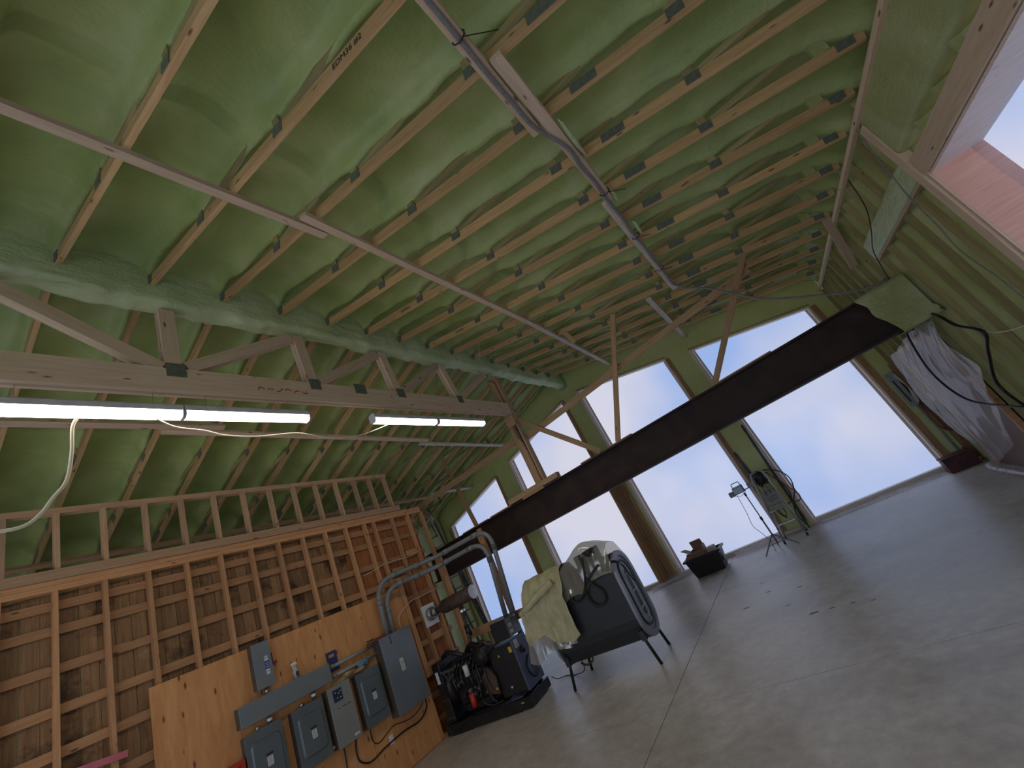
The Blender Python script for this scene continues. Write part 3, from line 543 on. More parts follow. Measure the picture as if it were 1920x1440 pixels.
# spray bottle, blue clip board, gloves, wrench
yb_ = 3.56; t = thing('spray_bottle', (PX + .06, yb_, WAYTOP), 'small clear spray bottle standing on the wireway', 'spray bottle')
MB().tube([(PX + .06, yb_, WAYTOP), (PX + .06, yb_, WAYTOP + .1), (PX + .06, yb_, WAYTOP + .14), (PX + .06, yb_, WAYTOP + .17)], [.035, .035, .018, .014], 14).build('bottle', 'bottle_clear', t, True)
h = MB().box((PX + .045, yb_ - .045, WAYTOP + .17), (PX + .075, yb_ + .03, WAYTOP + .21)).build('spray_head', 'white_plastic', t, bevel=.008); MB().bar((PX + .06, yb_ - .03, WAYTOP + .175), (PX + .06, yb_ - .025, WAYTOP + .13), .012, .01).build('trigger', 'white_plastic', h)
label(t, PX + .094, yb_ - .018, WAYTOP + .03, yb_ + .018, WAYTOP + .09, 'ink')
t = thing('clipboard', (PX + .02, 4.13, 1.7), 'blue plastic board with a hand hole tucked behind the short conduits', 'board')
mb = MB()
for (y0, z0, y1, z1) in ((4.05, 1.69, 4.08, 1.96), (4.18, 1.69, 4.21, 1.96), (4.08, 1.69, 4.18, 1.88), (4.08, 1.925, 4.18, 1.96)): mb.box((PX + .003, y0, z0), (PX + .016, y1, z1))
mb.build('plate', 'plastic_blue', t)
def blob(name, c, r, mat, lab=None, cat=None, parent=None, nz_=.35, seed=0, n=14):
    def fn(a, b):
        th, ph = a * 2 * math.pi, (b - .5) * math.pi; dx, dy, dz = math.cos(th) * math.cos(ph), math.sin(th) * math.cos(ph), math.sin(ph)
        k = 1 + nz_ * N(dx * 1.7 + seed, dy * 1.7, dz * 1.7) + nz_ * .5 * N(dx * 4, dy * 4 + seed, dz * 4)
        return c[0] + r[0] * dx * k, c[1] + r[1] * dy * k, c[2] + r[2] * dz * k
    o = MB().grid(fn, n * 2, n).build(name, mat, parent, True)
    if lab: tag(o, lab, cat)
    return o
t = thing('work_gloves', (PX + .07, 4.25, 1.52), 'pair of tan work gloves lying on the meter box and breaker panel', 'gloves')
for k in range(5): MB().tube(smooth_path([(PX + .05 + .02 * k, 4.0 + .03 * k, 1.52), (PX + .06 + .012 * k, 4.12 + .03 * k, 1.55), (PX + .05 + .015 * k, 4.24 + .03 * k, 1.575)], 4), [.012] * 9, 7).build('finger', 'glove', t, True)
blob('palm', (PX + .08, 4.3, 1.58), (.05, .10, .03), 'glove', parent=t, seed=2); blob('palm', (PX + .08, 4.47, 1.55), (.045, .1, .03), 'glove', parent=t, seed=5)
blob('blue_rag', (PX + .07, 4.56, 1.6), (.04, .09, .045), 'rag_blue', 'blue rag on top of the breaker panel by the gloves', 'rag', seed=8, nz_=.7)
t = thing('pipe_wrench', (PX + .1, 4.95, TSTOP), 'red pipe wrench resting on the transfer switch cabinet', 'wrench')
MB().bar((PX + .12, 4.82, TSTOP + .02), (PX + .12, 5.17, TSTOP + .035), .035, .02).build('wrench_handle', 'tool_red', t, bevel=.006); MB().box((PX + .1, 4.66, TSTOP - .01), (PX + .14, 4.84, TSTOP + .02)).build('jaw', 'rust_pipe', t, bevel=.005); MB().box((PX + .1, 4.68, TSTOP + .03), (PX + .14, 4.8, TSTOP + .055)).build('hook_jaw', 'rust_pipe', t, bevel=.005)
t = thing('outlet_plate', (PX, 4.72, .44), 'white blank outlet plate low on the plywood', 'outlet'); MB().box((PX, 4.69, .425), (PX + .008, 4.765, .54)).build('cover', 'white_plastic', t, bevel=.002); MB().cyl((PX + .008, 4.727, .483), (PX + .01, 4.727, .483), .005, 8).build('screw', 'silver', t)
q = .995
cable('black_cable', [(PX + .012, y * q, z) for y, z in ((5.54, .68), (5.5, .54), (5.3, .45), (4.97, .47), (4.6, .45), (4.35, .42), (4.2, .51), (4.18, .65), (4.22, .79))], .011, 'rubber', 'thick black cable looping below the breaker panels')
cable('black_cable', [(PX + .01, y * q, z) for y, z in ((5.46, .68), (5.43, .61), (5.23, .56), (5.06, .57), (4.82, .62), (4.54, .55), (4.45, .64), (4.46, .79))], .006, 'rubber', 'thin dark cable stapled to the plywood under the gloves panel')
cable('black_cable', [(PX + .01, 4.0, .8), (PX + .01, 3.99, .63), (PX + .01, 3.97, .4), (PX + .01, 3.95, .02)], .008, 'rubber', 'black cable dropping straight down from the meter box')
t = thing('red_cabinet', (PX, 2.6, .9), 'red framed cabinet corner at the bottom edge beside the first breaker panel', 'cabinet')
for (y0, z0, y1, z1) in ((2.2, 1.26, 2.78, 1.31), (2.735, .8, 2.78, 1.26), (2.2, .8, 2.245, 1.26), (2.245, .8, 2.735, .845)): MB().box((PX, y0, z0), (PX + .12, y1, z1)).build('frame_bar', 'red_paint', t, bevel=.004)
MB().box((PX, 2.245, .845), (PX + .06, 2.735, 1.26)).build('inner_panel', 'black', t)
bthing('pink_board', (XP + .03, 1.25, 2.0), (XP + .03, 1.8, 1.925), .06, .03, 'pink_paint', 'pink painted board across the studs at the bottom left corner')
cable('white_wire', [(-6.842, 5.05, 2.85), (-6.842, 5.2, 2.87), (-6.842, 5.69, 2.94), (-6.842, 6.16, 2.92), (-6.842, 6.5, 2.99)], .006, 'cream_cord', 'white wire crossing the studs above the plywood', 'wire')
cable('white_wire', [(-6.75, 5.42, 1.78), (-6.76, 5.41, 1.9), (-6.77, 5.49, 2.02), (-6.77, 5.8, 2.14), (-6.77, 6.15, 2.15), (-6.77, 6.6, 2.18)], .006, 'cream_cord', 'white wire curving from the transfer switch past the muffler plate', 'wire')
# ================================================================ BIG CONDUITS
def arc_path(pts, rad, n=7):
    P = [Vector(p) for p in pts]; out = [P[0]]
    for i in range(1, len(P) - 1):
        a = (P[i - 1] - P[i]).normalized(); b = (P[i + 1] - P[i]).normalized(); r_ = min(rad, (P[i - 1] - P[i]).length * .49, (P[i + 1] - P[i]).length * .49)
        s, e = P[i] + a * r_, P[i] + b * r_
        for k in range(n + 1): u = k / n; out.append(s * (1 - u) ** 2 + P[i] * 2 * u * (1 - u) + e * u * u)
    return out + [P[-1]]
for nm, pts, lab in [('A', [(-6.7, 5.07, TSTOP), (-6.7, 5.12, 2.66), (-6.32, 6.2, 2.66), (-4.93, 6.38, 2.66), (-5.06, 6.3, 1.22)], 'outer of the two big grey conduits arching from cabinet to generator'), ('B', [(-6.7, 5.2, TSTOP), (-6.7, 5.24, 2.5), (-6.4, 6.2, 2.49), (-5.12, 6.38, 2.5), (-5.24, 6.3, 1.22)], 'inner of the two big grey conduits arching from cabinet to generator')]:
    t = thing('big_conduit', (-6.7, 5.1, TSTOP), lab, 'conduit', 'big conduits to the generator')
    P = arc_path(pts, .34); MB().tube(P, .042, 14).build('pipe', 'conduit_grey', t, True)
    for i, (a, b) in enumerate([(1, 0), (8, 1), (9, 0), (16, 1), (17, 0), (24, 1), (24, 0)]):
        p = P[min(a, len(P) - 1)]; d_ = (P[min(a + 1, len(P) - 1)] - P[a - 1]).normalized()
        MB().cyl(p - d_ * .05, p + d_ * .05, .049, 14).build('coupling', 'conduit_grey', t, True)
t = thing('support_frame', (-5.8, 6.5, 0), 'wooden support frame with two posts holding the big conduits behind the generator', 'frame')
board('post', (-6.42, 6.5, 0), (-6.42, 6.5, 2.72), .09, .04, 'stud_wood', t, up=(1, 0, 0)); board('post', (-5.24, 6.5, 0), (-5.24, 6.5, 2.75), .09, .04, 'stud_wood', t, up=(1, 0, 0))
board('crosspiece', (-6.36, 6.46, 1.17), (-4.74, 6.46, 1.15), .14, .04, 'batten_wood', t); board('cleat', (-5.24, 6.46, 2.3), (-5.24, 6.46, 2.66), .1, .04, 'stud_wood', t, up=(1, 0, 0)); board('cleat', (-6.42, 6.46, 2.3), (-6.42, 6.46, 2.66), .1, .04, 'stud_wood', t, up=(1, 0, 0))
t = thing('wire_coil', (-6.58, 6.55, 2.5), 'coil of dark wire hung at the partition corner under the conduits', 'coil')
for k in range(4): MB().tube([(-6.55 + .02 * k, 6.62 + .08 * math.cos(a * .5), 2.62 + (.09 + .01 * k) * math.sin(a * .5)) for a in range(13)], .008, 6, closed=True).build('loop', 'rubber', t, True)
# ================================================================ MUFFLER
t = thing('wall_thimble', (XP, 6.2, 1.62), 'white square wall plate with silver ring behind the muffler', 'wall plate')
MB().box((XP + .003, 6.02, 1.6), (XP + .012, 6.36, 1.97)).build('plate', 'white_plastic', t); MB().tube([(XP + .012, 6.2, 1.79), (XP + .09, 6.2, 1.79), (XP + .1, 6.2, 1.79)], [.12, .115, .1], 24).build('ring', 'silver', t, True)
t = thing('muffler', (-6.0, 6.2, 1.6), 'rusty brown exhaust muffler lying level between wall and conduits', 'muffler')
MB().tube([(-6.75, 6.2, 1.79), (-6.6, 6.2, 1.79), (-6.5, 6.2, 1.795), (-6.42, 6.2, 1.8), (-5.66, 6.2, 1.81)], [.05, .05, .085, .12, .12], 24).build('body', 'rust_pipe', t, True)
MB().cyl((-5.66, 6.2, 1.81), (-5.645, 6.2, 1.81), .118, 24).build('end_plate', 'silver', t)
for k in range(3): MB().tube([(-6.64 - .03 * k, 6.2 + .07 * math.cos(a * .4), 1.79 + .07 * math.sin(a * .4)) for a in range(16)], .012, 6, closed=True).build('bellows_ring', 'silver', t, True)
MB().tube(arc_path([(-6.05, 6.2, 1.72), (-6.05, 6.18, 1.3), (-6.0, 6.05, .95)], .1), .035, 12).build('down_pipe', 'rust_pipe', t, True); MB().cyl((-6.05, 6.2, 1.58), (-6.05, 6.2, 1.62), .06, 14).build('flange', 'silver', t); MB().tube([(-6.04, 6.17, 1.36), (-6.04, 6.17, 1.18)], .052, 12).build('heat_wrap', 'black_metal', t, True)
# ================================================================ GENERATOR
GA = math.atan2(.16, 1.73); GM = Matrix.Translation((-6.7, 5.63, 0)) @ Matrix.Rotation(GA, 4, 'Z')
g = thing('generator', (-5.8, 6.0, 0), 'black diesel standby generator on a low steel skid', 'generator')
def gx(mb): mb.v = [tuple(GM @ Vector(v)) for v in mb.v]; return mb
def gb(name, a, b, mat, parent=g, bevel=0): return gx(MB().box(a, b)).build(name, mat, parent, bevel=bevel)
def gt_(name, pts, r_, mat, parent=g, n=12): return gx(MB().tube(pts, r_, n)).build(name, mat, parent, True)
sk = gb('skid', (0, 0, .02), (1.74, .05, .155), 'black_metal'); gb('skid_rail', (0, .63, .02), (1.74, .68, .155), 'black_metal', sk); gb('skid_rail', (1.69, .05, .02), (1.74, .63, .155), 'black_metal', sk); gb('skid_rail', (0, .05, .02), (.05, .63, .155), 'black_metal', sk)
gb('skid_floor', (.05, .05, .03), (1.69, .63, .06), 'grey_tray', sk); gb('skid_foot', (.1, .01, 0), (.5, .1, .02), 'black', sk); gb('skid_foot', (1.2, .01, 0), (1.5, .1, .02), 'black', sk)
gx(MB().bar((1.45, .1, .16), (1.45, .6, .16), .02, .2)).build('tray_plate', 'gen_blue', sk); gb('tray_plate', (1.2, .08, .12), (1.35, .6, .14), 'grey_tray', sk); gb('id_tag', (1.56, -.002, .1), (1.62, 0, .115), 'yellow', sk)
rad = gb('radiator', (.03, .06, .16), (.2, .66, 1.05), 'black_metal', bevel=.015)
for k in range(12): gb('fin', (.045, .055, .22 + .065 * k), (.19, .0605, .235 + .065 * k), 'engine_metal' if k % 4 == 0 else 'black', rad)
gt_('radiator_hose', smooth_path([(.12, .3, 1.06), (.3, .25, 1.12), (.5, .2, 1.06), (.62, .25, .98)], 5), .035, 'rubber', rad); gt_('radiator_cap', [(.11, .36, 1.05), (.11, .36, 1.09)], .035, 'engine_metal', rad)
gb('label_plate', (.075, .052, .74), (.135, .06, .92), 'label_white', rad); gb('bracket', (.2, .04, .86), (.52, .06, .9), 'engine_metal', rad); gx(MB().bar((.25, .05, .87), (.33, .05, .74), .025, .015).bar((.33, .05, .74), (.46, .05, .82), .025, .015)).build('bracket', 'engine_metal', rad)
sh = gx(MB().tube([(.2, .36, .62), (.3, .36, .62)], [.33, .27], 28)).build('fan_shroud', 'black', g, True)
blk = gb('engine_block', (.32, .17, .3), (1.0, .54, .74), 'black_metal', bevel=.03); gb('cylinder_head', (.34, .2, .74), (.98, .5, .9), 'black_metal', blk, .02); gb('valve_cover', (.38, .24, .9), (.94, .46, .98), 'black_metal', blk, .03); gb('oil_pan', (.36, .2, .18), (.94, .5, .3), 'black', blk, .02)
random.seed(3)
for k in range(26):
    x, z = random.uniform(.34, .98), random.uniform(.34, .9); r_ = random.uniform(.015, .045); d_ = random.uniform(.03, .1)
    gt_('fitting', [(x, .17, z), (x, .17 - d_, z)], r_, random.choice(['engine_metal', 'black_metal', 'engine_metal', 'black']), blk, 9)
gt_('pulley', [(.32, .3, .5), (.28, .3, .5)], .09, 'engine_metal', blk, 20); gt_('pulley', [(.32, .22, .74), (.28, .22, .74)], .05, 'engine_metal', blk, 16)
gt_('belt', [(.29, .3 + .1 * math.cos(a * .5), .5 + .1 * math.sin(a * .5)) for a in range(13)] + [(.29, .2, .78)], .008, 'rubber', blk, 6)
for k in range(7):
    x = .36 + .09 * k; gt_('fuel_line', smooth_path([(x, .14, .5 + .03 * (k % 3)), (x + .05, .06, .62), (x + .02, .1, .78), (x + .08, .2, .92)], 4), .009, 'rubber' if k % 2 else 'engine_metal', blk, 6)
gt_('oil_filter', [(.74, .05, .7), (.74, .05, .86)], .045, 'label_white'); gt_('fuel_filter', [(.7, .03, .27), (.7, .03, .46)], .047, 'red_paint'); gt_('filter_head', [(.7, .04, .46), (.7, .04, .53)], .05, 'engine_metal'); gt_('starter', [(.55, .09, .42), (.8, .09, .42)], .05, 'black_metal')
gt_('intake_pipe', smooth_path([(.6, .38, .98), (.75, .34, 1.06), (.92, .28, 1.02), (1.05, .24, .95)], 5), .05, 'black'); gt_('exhaust_elbow', smooth_path([(.66, .42, .95), (.68, .44, 1.02), (.7, .46, 1.05)], 4), .045, 'rust_pipe')
af = gt_('air_filter', [(1.1, .02, .88), (1.1, .34, .9)], .125, 'black', g, 26)
for k in range(4): gt_('filter_ring', [(1.1, .04 + .08 * k, .882), (1.1, .06 + .08 * k, .883)], .135, 'rubber', af, 26)
gt_('filter_cap', [(1.1, .005, .88), (1.1, .02, .88)], .09, 'rubber', af, 22); gt_('dust_cap', [(1.12, .16, 1.0), (1.12, .16, 1.06)], .04, 'black', af, 14); gt_('dust_cap', [(1.12, .16, 1.06), (1.12, .16, 1.09)], .06, 'black', af, 16)
bh = gt_('bell_housing', [(1.0, .36, .5), (1.16, .36, .5)], .27, 'black_metal', g, 28); gx(MB().prism([(1.0, .35), (1.22, .3), (1.24, .55), (1.13, .72), (.98, .6)], 1, .06, .09)).build('guard_plate', 'rust_pipe', bh); gt_('guard_strap', smooth_path([(1.1, .05, .73), (1.08, .04, .55), (1.12, .045, .38)], 4), .014, 'rust_pipe', bh, 6)
gx(MB().prism([(1.17, .37), (1.215, .37), (1.193, .41)], 1, .054, .058)).build('warning_triangle', 'yellow', bh)
al = gb('alternator', (1.2, .13, .2), (1.7, .58, .9), 'black', bevel=.01)
bp_ = gx(MB().prism([(.1, .2), (.62, .2), (.62, .62), (.5, .92), (.1, .92)], 0, 1.7, 1.735)).build('end_panel', 'gen_blue', al)
gt_('end_cover', [(1.735, .4, .44), (1.775, .4, .44)], .145, 'gen_blue', bp_, 28); gt_('cover_rim', [(1.735, .4, .44), (1.75, .4, .44)], .165, 'black_metal', bp_, 28); gt_('breather', [(1.735, .3, .72), (1.77, .3, .72)], .05, 'black', bp_, 14)
for k in range(6): a_ = k * math.pi / 3; gt_('bolt', [(1.775, .4 + .115 * math.cos(a_), .44 + .115 * math.sin(a_)), (1.782, .4 + .115 * math.cos(a_), .44 + .115 * math.sin(a_))], .008, 'black', bp_, 6)
gx(MB().prism([(.37, .42), (.42, .42), (.395, .47)], 0, 1.776, 1.778)).build('warning_mark', 'label_white', bp_); gb('warning_sticker', (1.735, .14, .78), (1.737, .25, .9), 'label_white', bp_); gx(MB().prism([(.15, .79), (.24, .79), (.195, .87)], 0, 1.7375, 1.7385)).build('warning_triangle', 'yellow', bp_)
gb('yellow_tag', (1.6, .126, .76), (1.66, .13, .84), 'yellow', al); gx(MB().prism([(1.36, .76), (1.4, .76), (1.38, .8)], 1, .125, .129)).build('warning_mark', 'yellow', al); gb('warning_mark', (1.4, .125, .3), (1.43, .129, .33), 'label_white', al)
cb = gb('control_box', (1.42, .13, .95), (1.73, .5, 1.235), 'black', bevel=.008); cf = gb('control_face', (1.73, .14, .955), (1.74, .49, 1.23), 'panel_dark', cb)
for (y0, z0, y1, z1, m_) in [(.17, 1.0, .25, 1.05, 'label_white'), (.17, 1.09, .27, 1.11, 'label_white'), (.17, 1.12, .27, 1.14, 'label_white'), (.18, 1.17, .26, 1.2, 'meter_grey'), (.3, 1.17, .32, 1.19, 'black'), (.3, 1.08, .32, 1.1, 'black'), (.3, 1.01, .33, 1.03, 'black'), (.4, 1.19, .46, 1.21, 'label_white')]: gb('button' if m_ == 'black' else 'screen', (1.74, y0, z0), (1.743, y1, z1), m_, cf)
gt_('control_cable', smooth_path([(1.43, .2, .95), (1.3, .1, .93), (1.2, .08, .85), (1.05, .1, .7), (1.02, .05, .4), (1.1, .08, .2)], 5), .014, 'rubber'); gt_('battery_cable', smooth_path([(.9, .05, .75), (.92, .02, .5), (.88, .03, .3), (1.0, .06, .2), (1.2, .1, .2)], 5), .012, 'rubber'); gt_('loose_wire', smooth_path([(.07, -.01, .16), (.2, -.03, .03), (.45, -.02, .15), (.6, .01, .17)], 5), .007, 'rubber')
gt_('red_wire', smooth_path([(.95, .1, .9), (1.15, .12, 1.06), (1.3, .1, 1.0), (1.38, .15, .97)], 5), .006, 'wire_red')
cable('oil_line', [(-4.99, 6.5, .12), (-4.98, 6.62, .03), (-4.85, 6.7, .012), (-4.6, 6.6, .012), (-4.25, 6.35, .1), (-4.2, 6.33, .26)], .007, 'rubber', 'thin dark fuel line on the floor between generator and tank')
# ================================================================ OIL TANK
TX0, TX1, TY0, TY1, TZ0, TZ1 = -4.32, -2.84, 5.97, 6.62, .25, 1.43
def obround(s=0.0, n=10):
    r_ = (TY1 - TY0) / 2 - s; cy = (TY0 + TY1) / 2; zt, zb = TZ1 - s - r_, TZ0 + s + r_; out = []
    for k in range(n + 1): a = math.pi * k / n; out.append((cy + r_ * math.cos(a), zt + r_ * math.sin(a)))
    for k in range(n + 1): a = math.pi + math.pi * k / n; out.append((cy + r_ * math.cos(a), zb + r_ * math.sin(a)))
    return out
def oring(x0, x1, s0, s1):
    a, b = obround(s0), obround(s1); n_ = len(a); mb = MB()
    mb.add([(x0, u, v) for u, v in a] + [(x1, u, v) for u, v in a] + [(x1, u, v) for u, v in b] + [(x0, u, v) for u, v in b], [(k * n_ + i, k * n_ + (i + 1) % n_, ((k + 1) % 4) * n_ + (i + 1) % n_, ((k + 1) % 4) * n_ + i) for k in range(4) for i in range(n_)]); return mb
tk = thing('oil_tank', (-3.58, 6.3, 0), 'dark grey heating oil tank on four legs under plastic covers', 'oil tank')
MB().prism(obround(), 0, TX0 + .03, TX1 - .03).build('shell', 'tank_paint', tk)
for x0, x1 in ((TX0, TX0 + .04), (TX1 - .04, TX1)): oring(x0, x1, -.006, .07).build('end_rim', 'tank_end', tk)
e = MB().prism(obround(.07), 0, TX1 - .035, TX1 - .02).build('end_plate', 'tank_end', tk); oring(TX1 - .022, TX1 - .004, .13, .155).build('seam_ring', 'tank_paint', e); oring(TX1 - .022, TX1 - .012, .17, .27).build('inner_ring', 'tank_end', e)
MB().prism(obround(.27), 0, TX1 - .02, TX1 - .017).build('slot', 'black', e)
for zz in (.62, .85, 1.08): MB().bar((TX1 - .012, 6.2, zz), (TX1 - .012, 6.42, zz + .02), .012, .01).build('clip', 'label_white', e)
MB().tube(smooth_path([(TX1, 6.3, .42), (TX1 + .002, 6.35, .45), (TX1, 6.3, .5), (TX1 + .002, 6.36, .53)], 4), .006, 5).build('chalk_mark', 'label_white', e)
MB().prism(obround(.07), 0, TX0 + .02, TX0 + .035).build('end_plate', 'tank_paint', tk)
for (x, y, x2, y2) in [(-4.22, 6.0, -4.27, 5.95), (-2.92, 6.0, -2.84, 5.95), (-2.95, 6.59, -2.9, 6.6), (-4.22, 6.59, -4.28, 6.6)]:
    lg = MB().tube([(x, y, .5), (x, y, .3), (x2, y2, 0)], .022, 10).build('leg', 'black_metal', tk, True); MB().box((x - .035, y - .03, .3), (x + .035, y + .03, .42)).build('leg_socket', 'tank_paint', lg)
MB().tube(smooth_path([(-4.0, 6.3, .25), (-4.0, 6.3, .2), (-4.1, 6.25, .18), (-4.2, 6.28, .22)], 4), .015, 8).build('drain_valve', 'rust_pipe', tk, True)
MB().tube(smooth_path([(-3.75, 5.955, 1.02), (-3.55, 5.955, 1.06), (-3.35, 5.955, 1.1)], 4), .003, 5).build('scratch', 'black', tk)
# things that lie on the tank
t = thing('pump_unit', (-3.2, 6.25, 1.43), 'black fuel pump fittings sticking out under the plastic on the tank', 'pump')
MB().box((-3.42, 6.05, 1.43), (-3.25, 6.25, 1.6)).build('pump_body', 'black', t, bevel=.02); MB().box((-3.18, 6.0, 1.43), (-3.02, 6.2, 1.62)).build('motor', 'black', t, bevel=.02); MB().tube(smooth_path([(-3.2, 6.02, 1.6), (-3.12, 5.97, 1.55), (-3.05, 5.98, 1.62)], 4), .02, 8).build('nozzle', 'rubber', t, True)
MB().box((-3.31, 6.03, 1.5), (-3.26, 6.06, 1.58)).build('sticker', 'label_white', t)
def drape(x0, x1, hem, top, bulge, nu=44, nv=40, seed=0, back=1.1, fold=.018):
    def fn(a, b):
        x = x0 + (x1 - x0) * a; hz, tz = hem(a), top(a); yf = TY0 - .03 - bulge(a)
        key = [(yf - .02, hz), (yf, (hz + 1.25) / 2), (yf + .01, 1.22), (TY0 + .08, tz - .06), (TY0 + .2, tz), (6.42, tz - .03), (TY1 + .03, 1.25), (TY1 + .06, back)]
        q = b * (len(key) - 1); i = min(int(q), len(key) - 2); u = q - i; u = u * u * (3 - 2 * u) * .5 + u * .5
        y = key[i][0] + (key[i + 1][0] - key[i][0]) * u; z = key[i][1] + (key[i + 1][1] - key[i][1]) * u
        w = fold * (1.3 if b < .4 else .7); n1 = N(x * 9 + seed, z * 2.2, seed); n2 = N(x * 21 + seed, z * 6, seed + 3)
        return x + .03 * N(z * 5, x * 3, seed), y - w * (n1 * 1.6 + n2) - w * .6, z + w * .8 * N(x * 7, y * 7, seed + 5)
    return MB().grid(fn, nu, nv)
o = drape(-4.42, -2.86, lambda a: (.52 + .25 * a if a < .3 else 1.0 + .3 * min(1, (a - .3) * 1.6)) + .05 * math.sin(a * 17), lambda a: 1.5 + .24 * math.exp(-((a - .75) / .25) ** 2), lambda a: .10 * max(0, 1 - a * 3.2), seed=2, fold=.02).build('plastic_cover', 'clear_film', None, True)
tag(o, 'clear crinkled plastic cover draped over the top of the oil tank', 'plastic sheet')
o = drape(-4.50, -3.72, lambda a: .78 + .07 * math.sin(a * 6) - .1 * a, lambda a: 1.6, lambda a: .15 - .07 * a, seed=7, nu=44, fold=.042, back=1.3).build('canvas_tarp', 'khaki', None, True)
tag(o, 'khaki tarp hung over the left front of the oil tank', 'tarp')
# rolled bundle of the tarp
cable('tarp_roll', [(-4.52, 5.78, 1.2), (-4.3, 5.76, 1.27), (-4.05, 5.78, 1.36), (-3.8, 5.84, 1.44)], [.05] * 13 + [.055] * 6, 'khaki', 'bunched khaki tarp roll across the tank front', 'tarp', n=9)
o = MB().grid(lambda a, b: (-4.5 + .62 * a - .22 * b * (1 - a) + .03 * N(a * 4, b * 5, 2), 5.8 + .1 * a + .05 * N(a * 6, b * 4, 5) - .04 * math.sin(a * 11), 1.16 - .08 * a - .62 * b * (1 - .25 * a + .1 * math.sin(a * 8)) + .02 * N(a * 5, b * 5)), 24, 20).build('plastic_flap', 'clear_film', None, True); tag(o, 'loose clear plastic flap hanging off the left end of the tank', 'plastic sheet')
cable('hose', [(-3.24, 5.93, 1.6), (-3.24, 5.91, 1.46), (-3.27, 5.91, 1.28), (-3.22, 5.92, 1.16), (-3.14, 5.92, 1.06), (-3.15, 5.92, .94), (-3.25, 5.92, .89), (-3.36, 5.92, .94), (-3.39, 5.92, 1.07), (-3.33, 5.9, 1.2), (-3.18, 5.9, 1.3), (-3.02, 5.93, 1.38)], .017, 'rubber', 'black hose hanging in a loop on the tank front', 'hose')
cable('hose', [(-3.2, 5.93, 1.56), (-3.28, 5.9, 1.32), (-3.38, 5.91, 1.16), (-3.53, 5.92, 1.05), (-3.64, 5.92, 1.06), (-3.66, 5.92, 1.16)], .015, 'rubber', 'black hose end curling left on the tank front', 'hose')
t = thing('cable_bunch', (-2.8, 6.2, 1.2), 'bunch of thin black cables hanging over the right end of the tank', 'cable bunch')
for k in range(4): cable('strand', [(-2.95, 6.0, 1.36), (-2.81, 6.06, 1.33 - .01 * k), (-2.8, 6.18 + .015 * k, 1.22), (-2.8, 6.24 + .012 * k, 1.1), (-2.8, 6.3 + .015 * k, .98 - .02 * k)], .005, 'rubber', parent=t)
# ================================================================ TOTE
t = thing('storage_tote', (-2.8, 10.3, 0), 'black plastic storage tote filled with papers near the windows', 'tote')
def fr4(x0, y0, x1, y1, z): return [(x0, y0, z), (x1, y0, z), (x1, y1, z), (x0, y1, z)]
v = fr4(-3.12, 10.1, -2.48, 10.5, .005) + fr4(-3.19, 10.05, -2.41, 10.55, .38) + fr4(-3.17, 10.07, -2.43, 10.53, .38) + fr4(-3.1, 10.12, -2.5, 10.48, .02)
MB().add(v, [(3, 2, 1, 0)] + [(4 * k + i, 4 * k + (i + 1) % 4, 4 * k + 4 + (i + 1) % 4, 4 * k + 4 + i) for k in range(3) for i in range(4)] + [(12, 13, 14, 15)]).build('bin', 'black', t)
mb = MB()
for a, b in (((-3.23, 10.02, .36), (-2.37, 10.06, .4)), ((-3.23, 10.54, .36), (-2.37, 10.58, .4)), ((-3.23, 10.06, .36), (-3.18, 10.54, .4)), ((-2.42, 10.06, .36), (-2.37, 10.54, .4))): mb.box(a, b)
mb.build('rim', 'black', t); MB().box((-2.425, 10.2, .12), (-2.42, 10.4, .3)).build('side_label', 'step_paper', t)
t = thing('cardboard_box', (-2.85, 10.3, .1), 'open cardboard box standing in the black tote', 'cardboard box')
for a, b in (((-3.0, 10.16, .05), (-2.98, 10.45, .52)), ((-2.72, 10.16, .05), (-2.7, 10.45, .56)), ((-2.98, 10.43, .05), (-2.72, 10.45, .58)), ((-2.98, 10.16, .05), (-2.72, 10.18, .5))): MB().box(a, b).build('side', 'cardboard', t)
board('flap', (-2.99, 10.17, .5), (-3.14, 10.2, .6), .26, .006, 'cardboard', t, up=(0, 1, 0)); board('flap', (-2.85, 10.44, .57), (-2.85, 10.4, .68), .26, .006, 'cardboard', t, up=(1, 0, 0))
blob('paper_bag', (-3.05, 10.14, .42), (.09, .06, .07), 'cardboard', 'crumpled brown paper bag at the left end of the tote', 'paper bag', seed=4, nz_=.5); o = MB().box((-2.66, 10.15, .2), (-2.5, 10.4, .47)).build('paper_stack', 'paper', bevel=.01); tag(o, 'pale packet standing at the right end of the tote', 'packet')
# ================================================================ WORK LIGHT
bx, by = -1.3, 9.85; t = thing('work_light', (bx, by, 0), 'grey tripod work light standing beside the aluminium step ladder', 'work light')
p = MB().cyl((bx, by, .12), (bx, by, .62), .016, 10).build('pole', 'work_light_metal', t, True); MB().cyl((bx, by, .6), (bx, by, 1.16), .011, 8).build('pole_top', 'work_light_metal', p, True); MB().cyl((bx, by, .59), (bx, by, .65), .024, 10).build('collar', 'black', p, True); MB().cyl((bx, by, 1.1), (bx, by, 1.17), .02, 8).build('collar', 'black', p, True)
for a in (100, 215, 340):
    ca, sa = math.cos(math.radians(a)), math.sin(math.radians(a)); lg = MB().bar((bx, by, .3), (bx + .36 * ca, by + .36 * sa, .012), .018, .018).build('leg', 'work_light_metal', t); MB().bar((bx, by, .13), (bx + .2 * ca, by + .2 * sa, .14), .012, .012).build('stretcher', 'work_light_metal', lg)
MB().bar((bx - .24, by, 1.19), (bx + .22, by, 1.23), .02, .02).build('crossbar', 'work_light_metal', t)
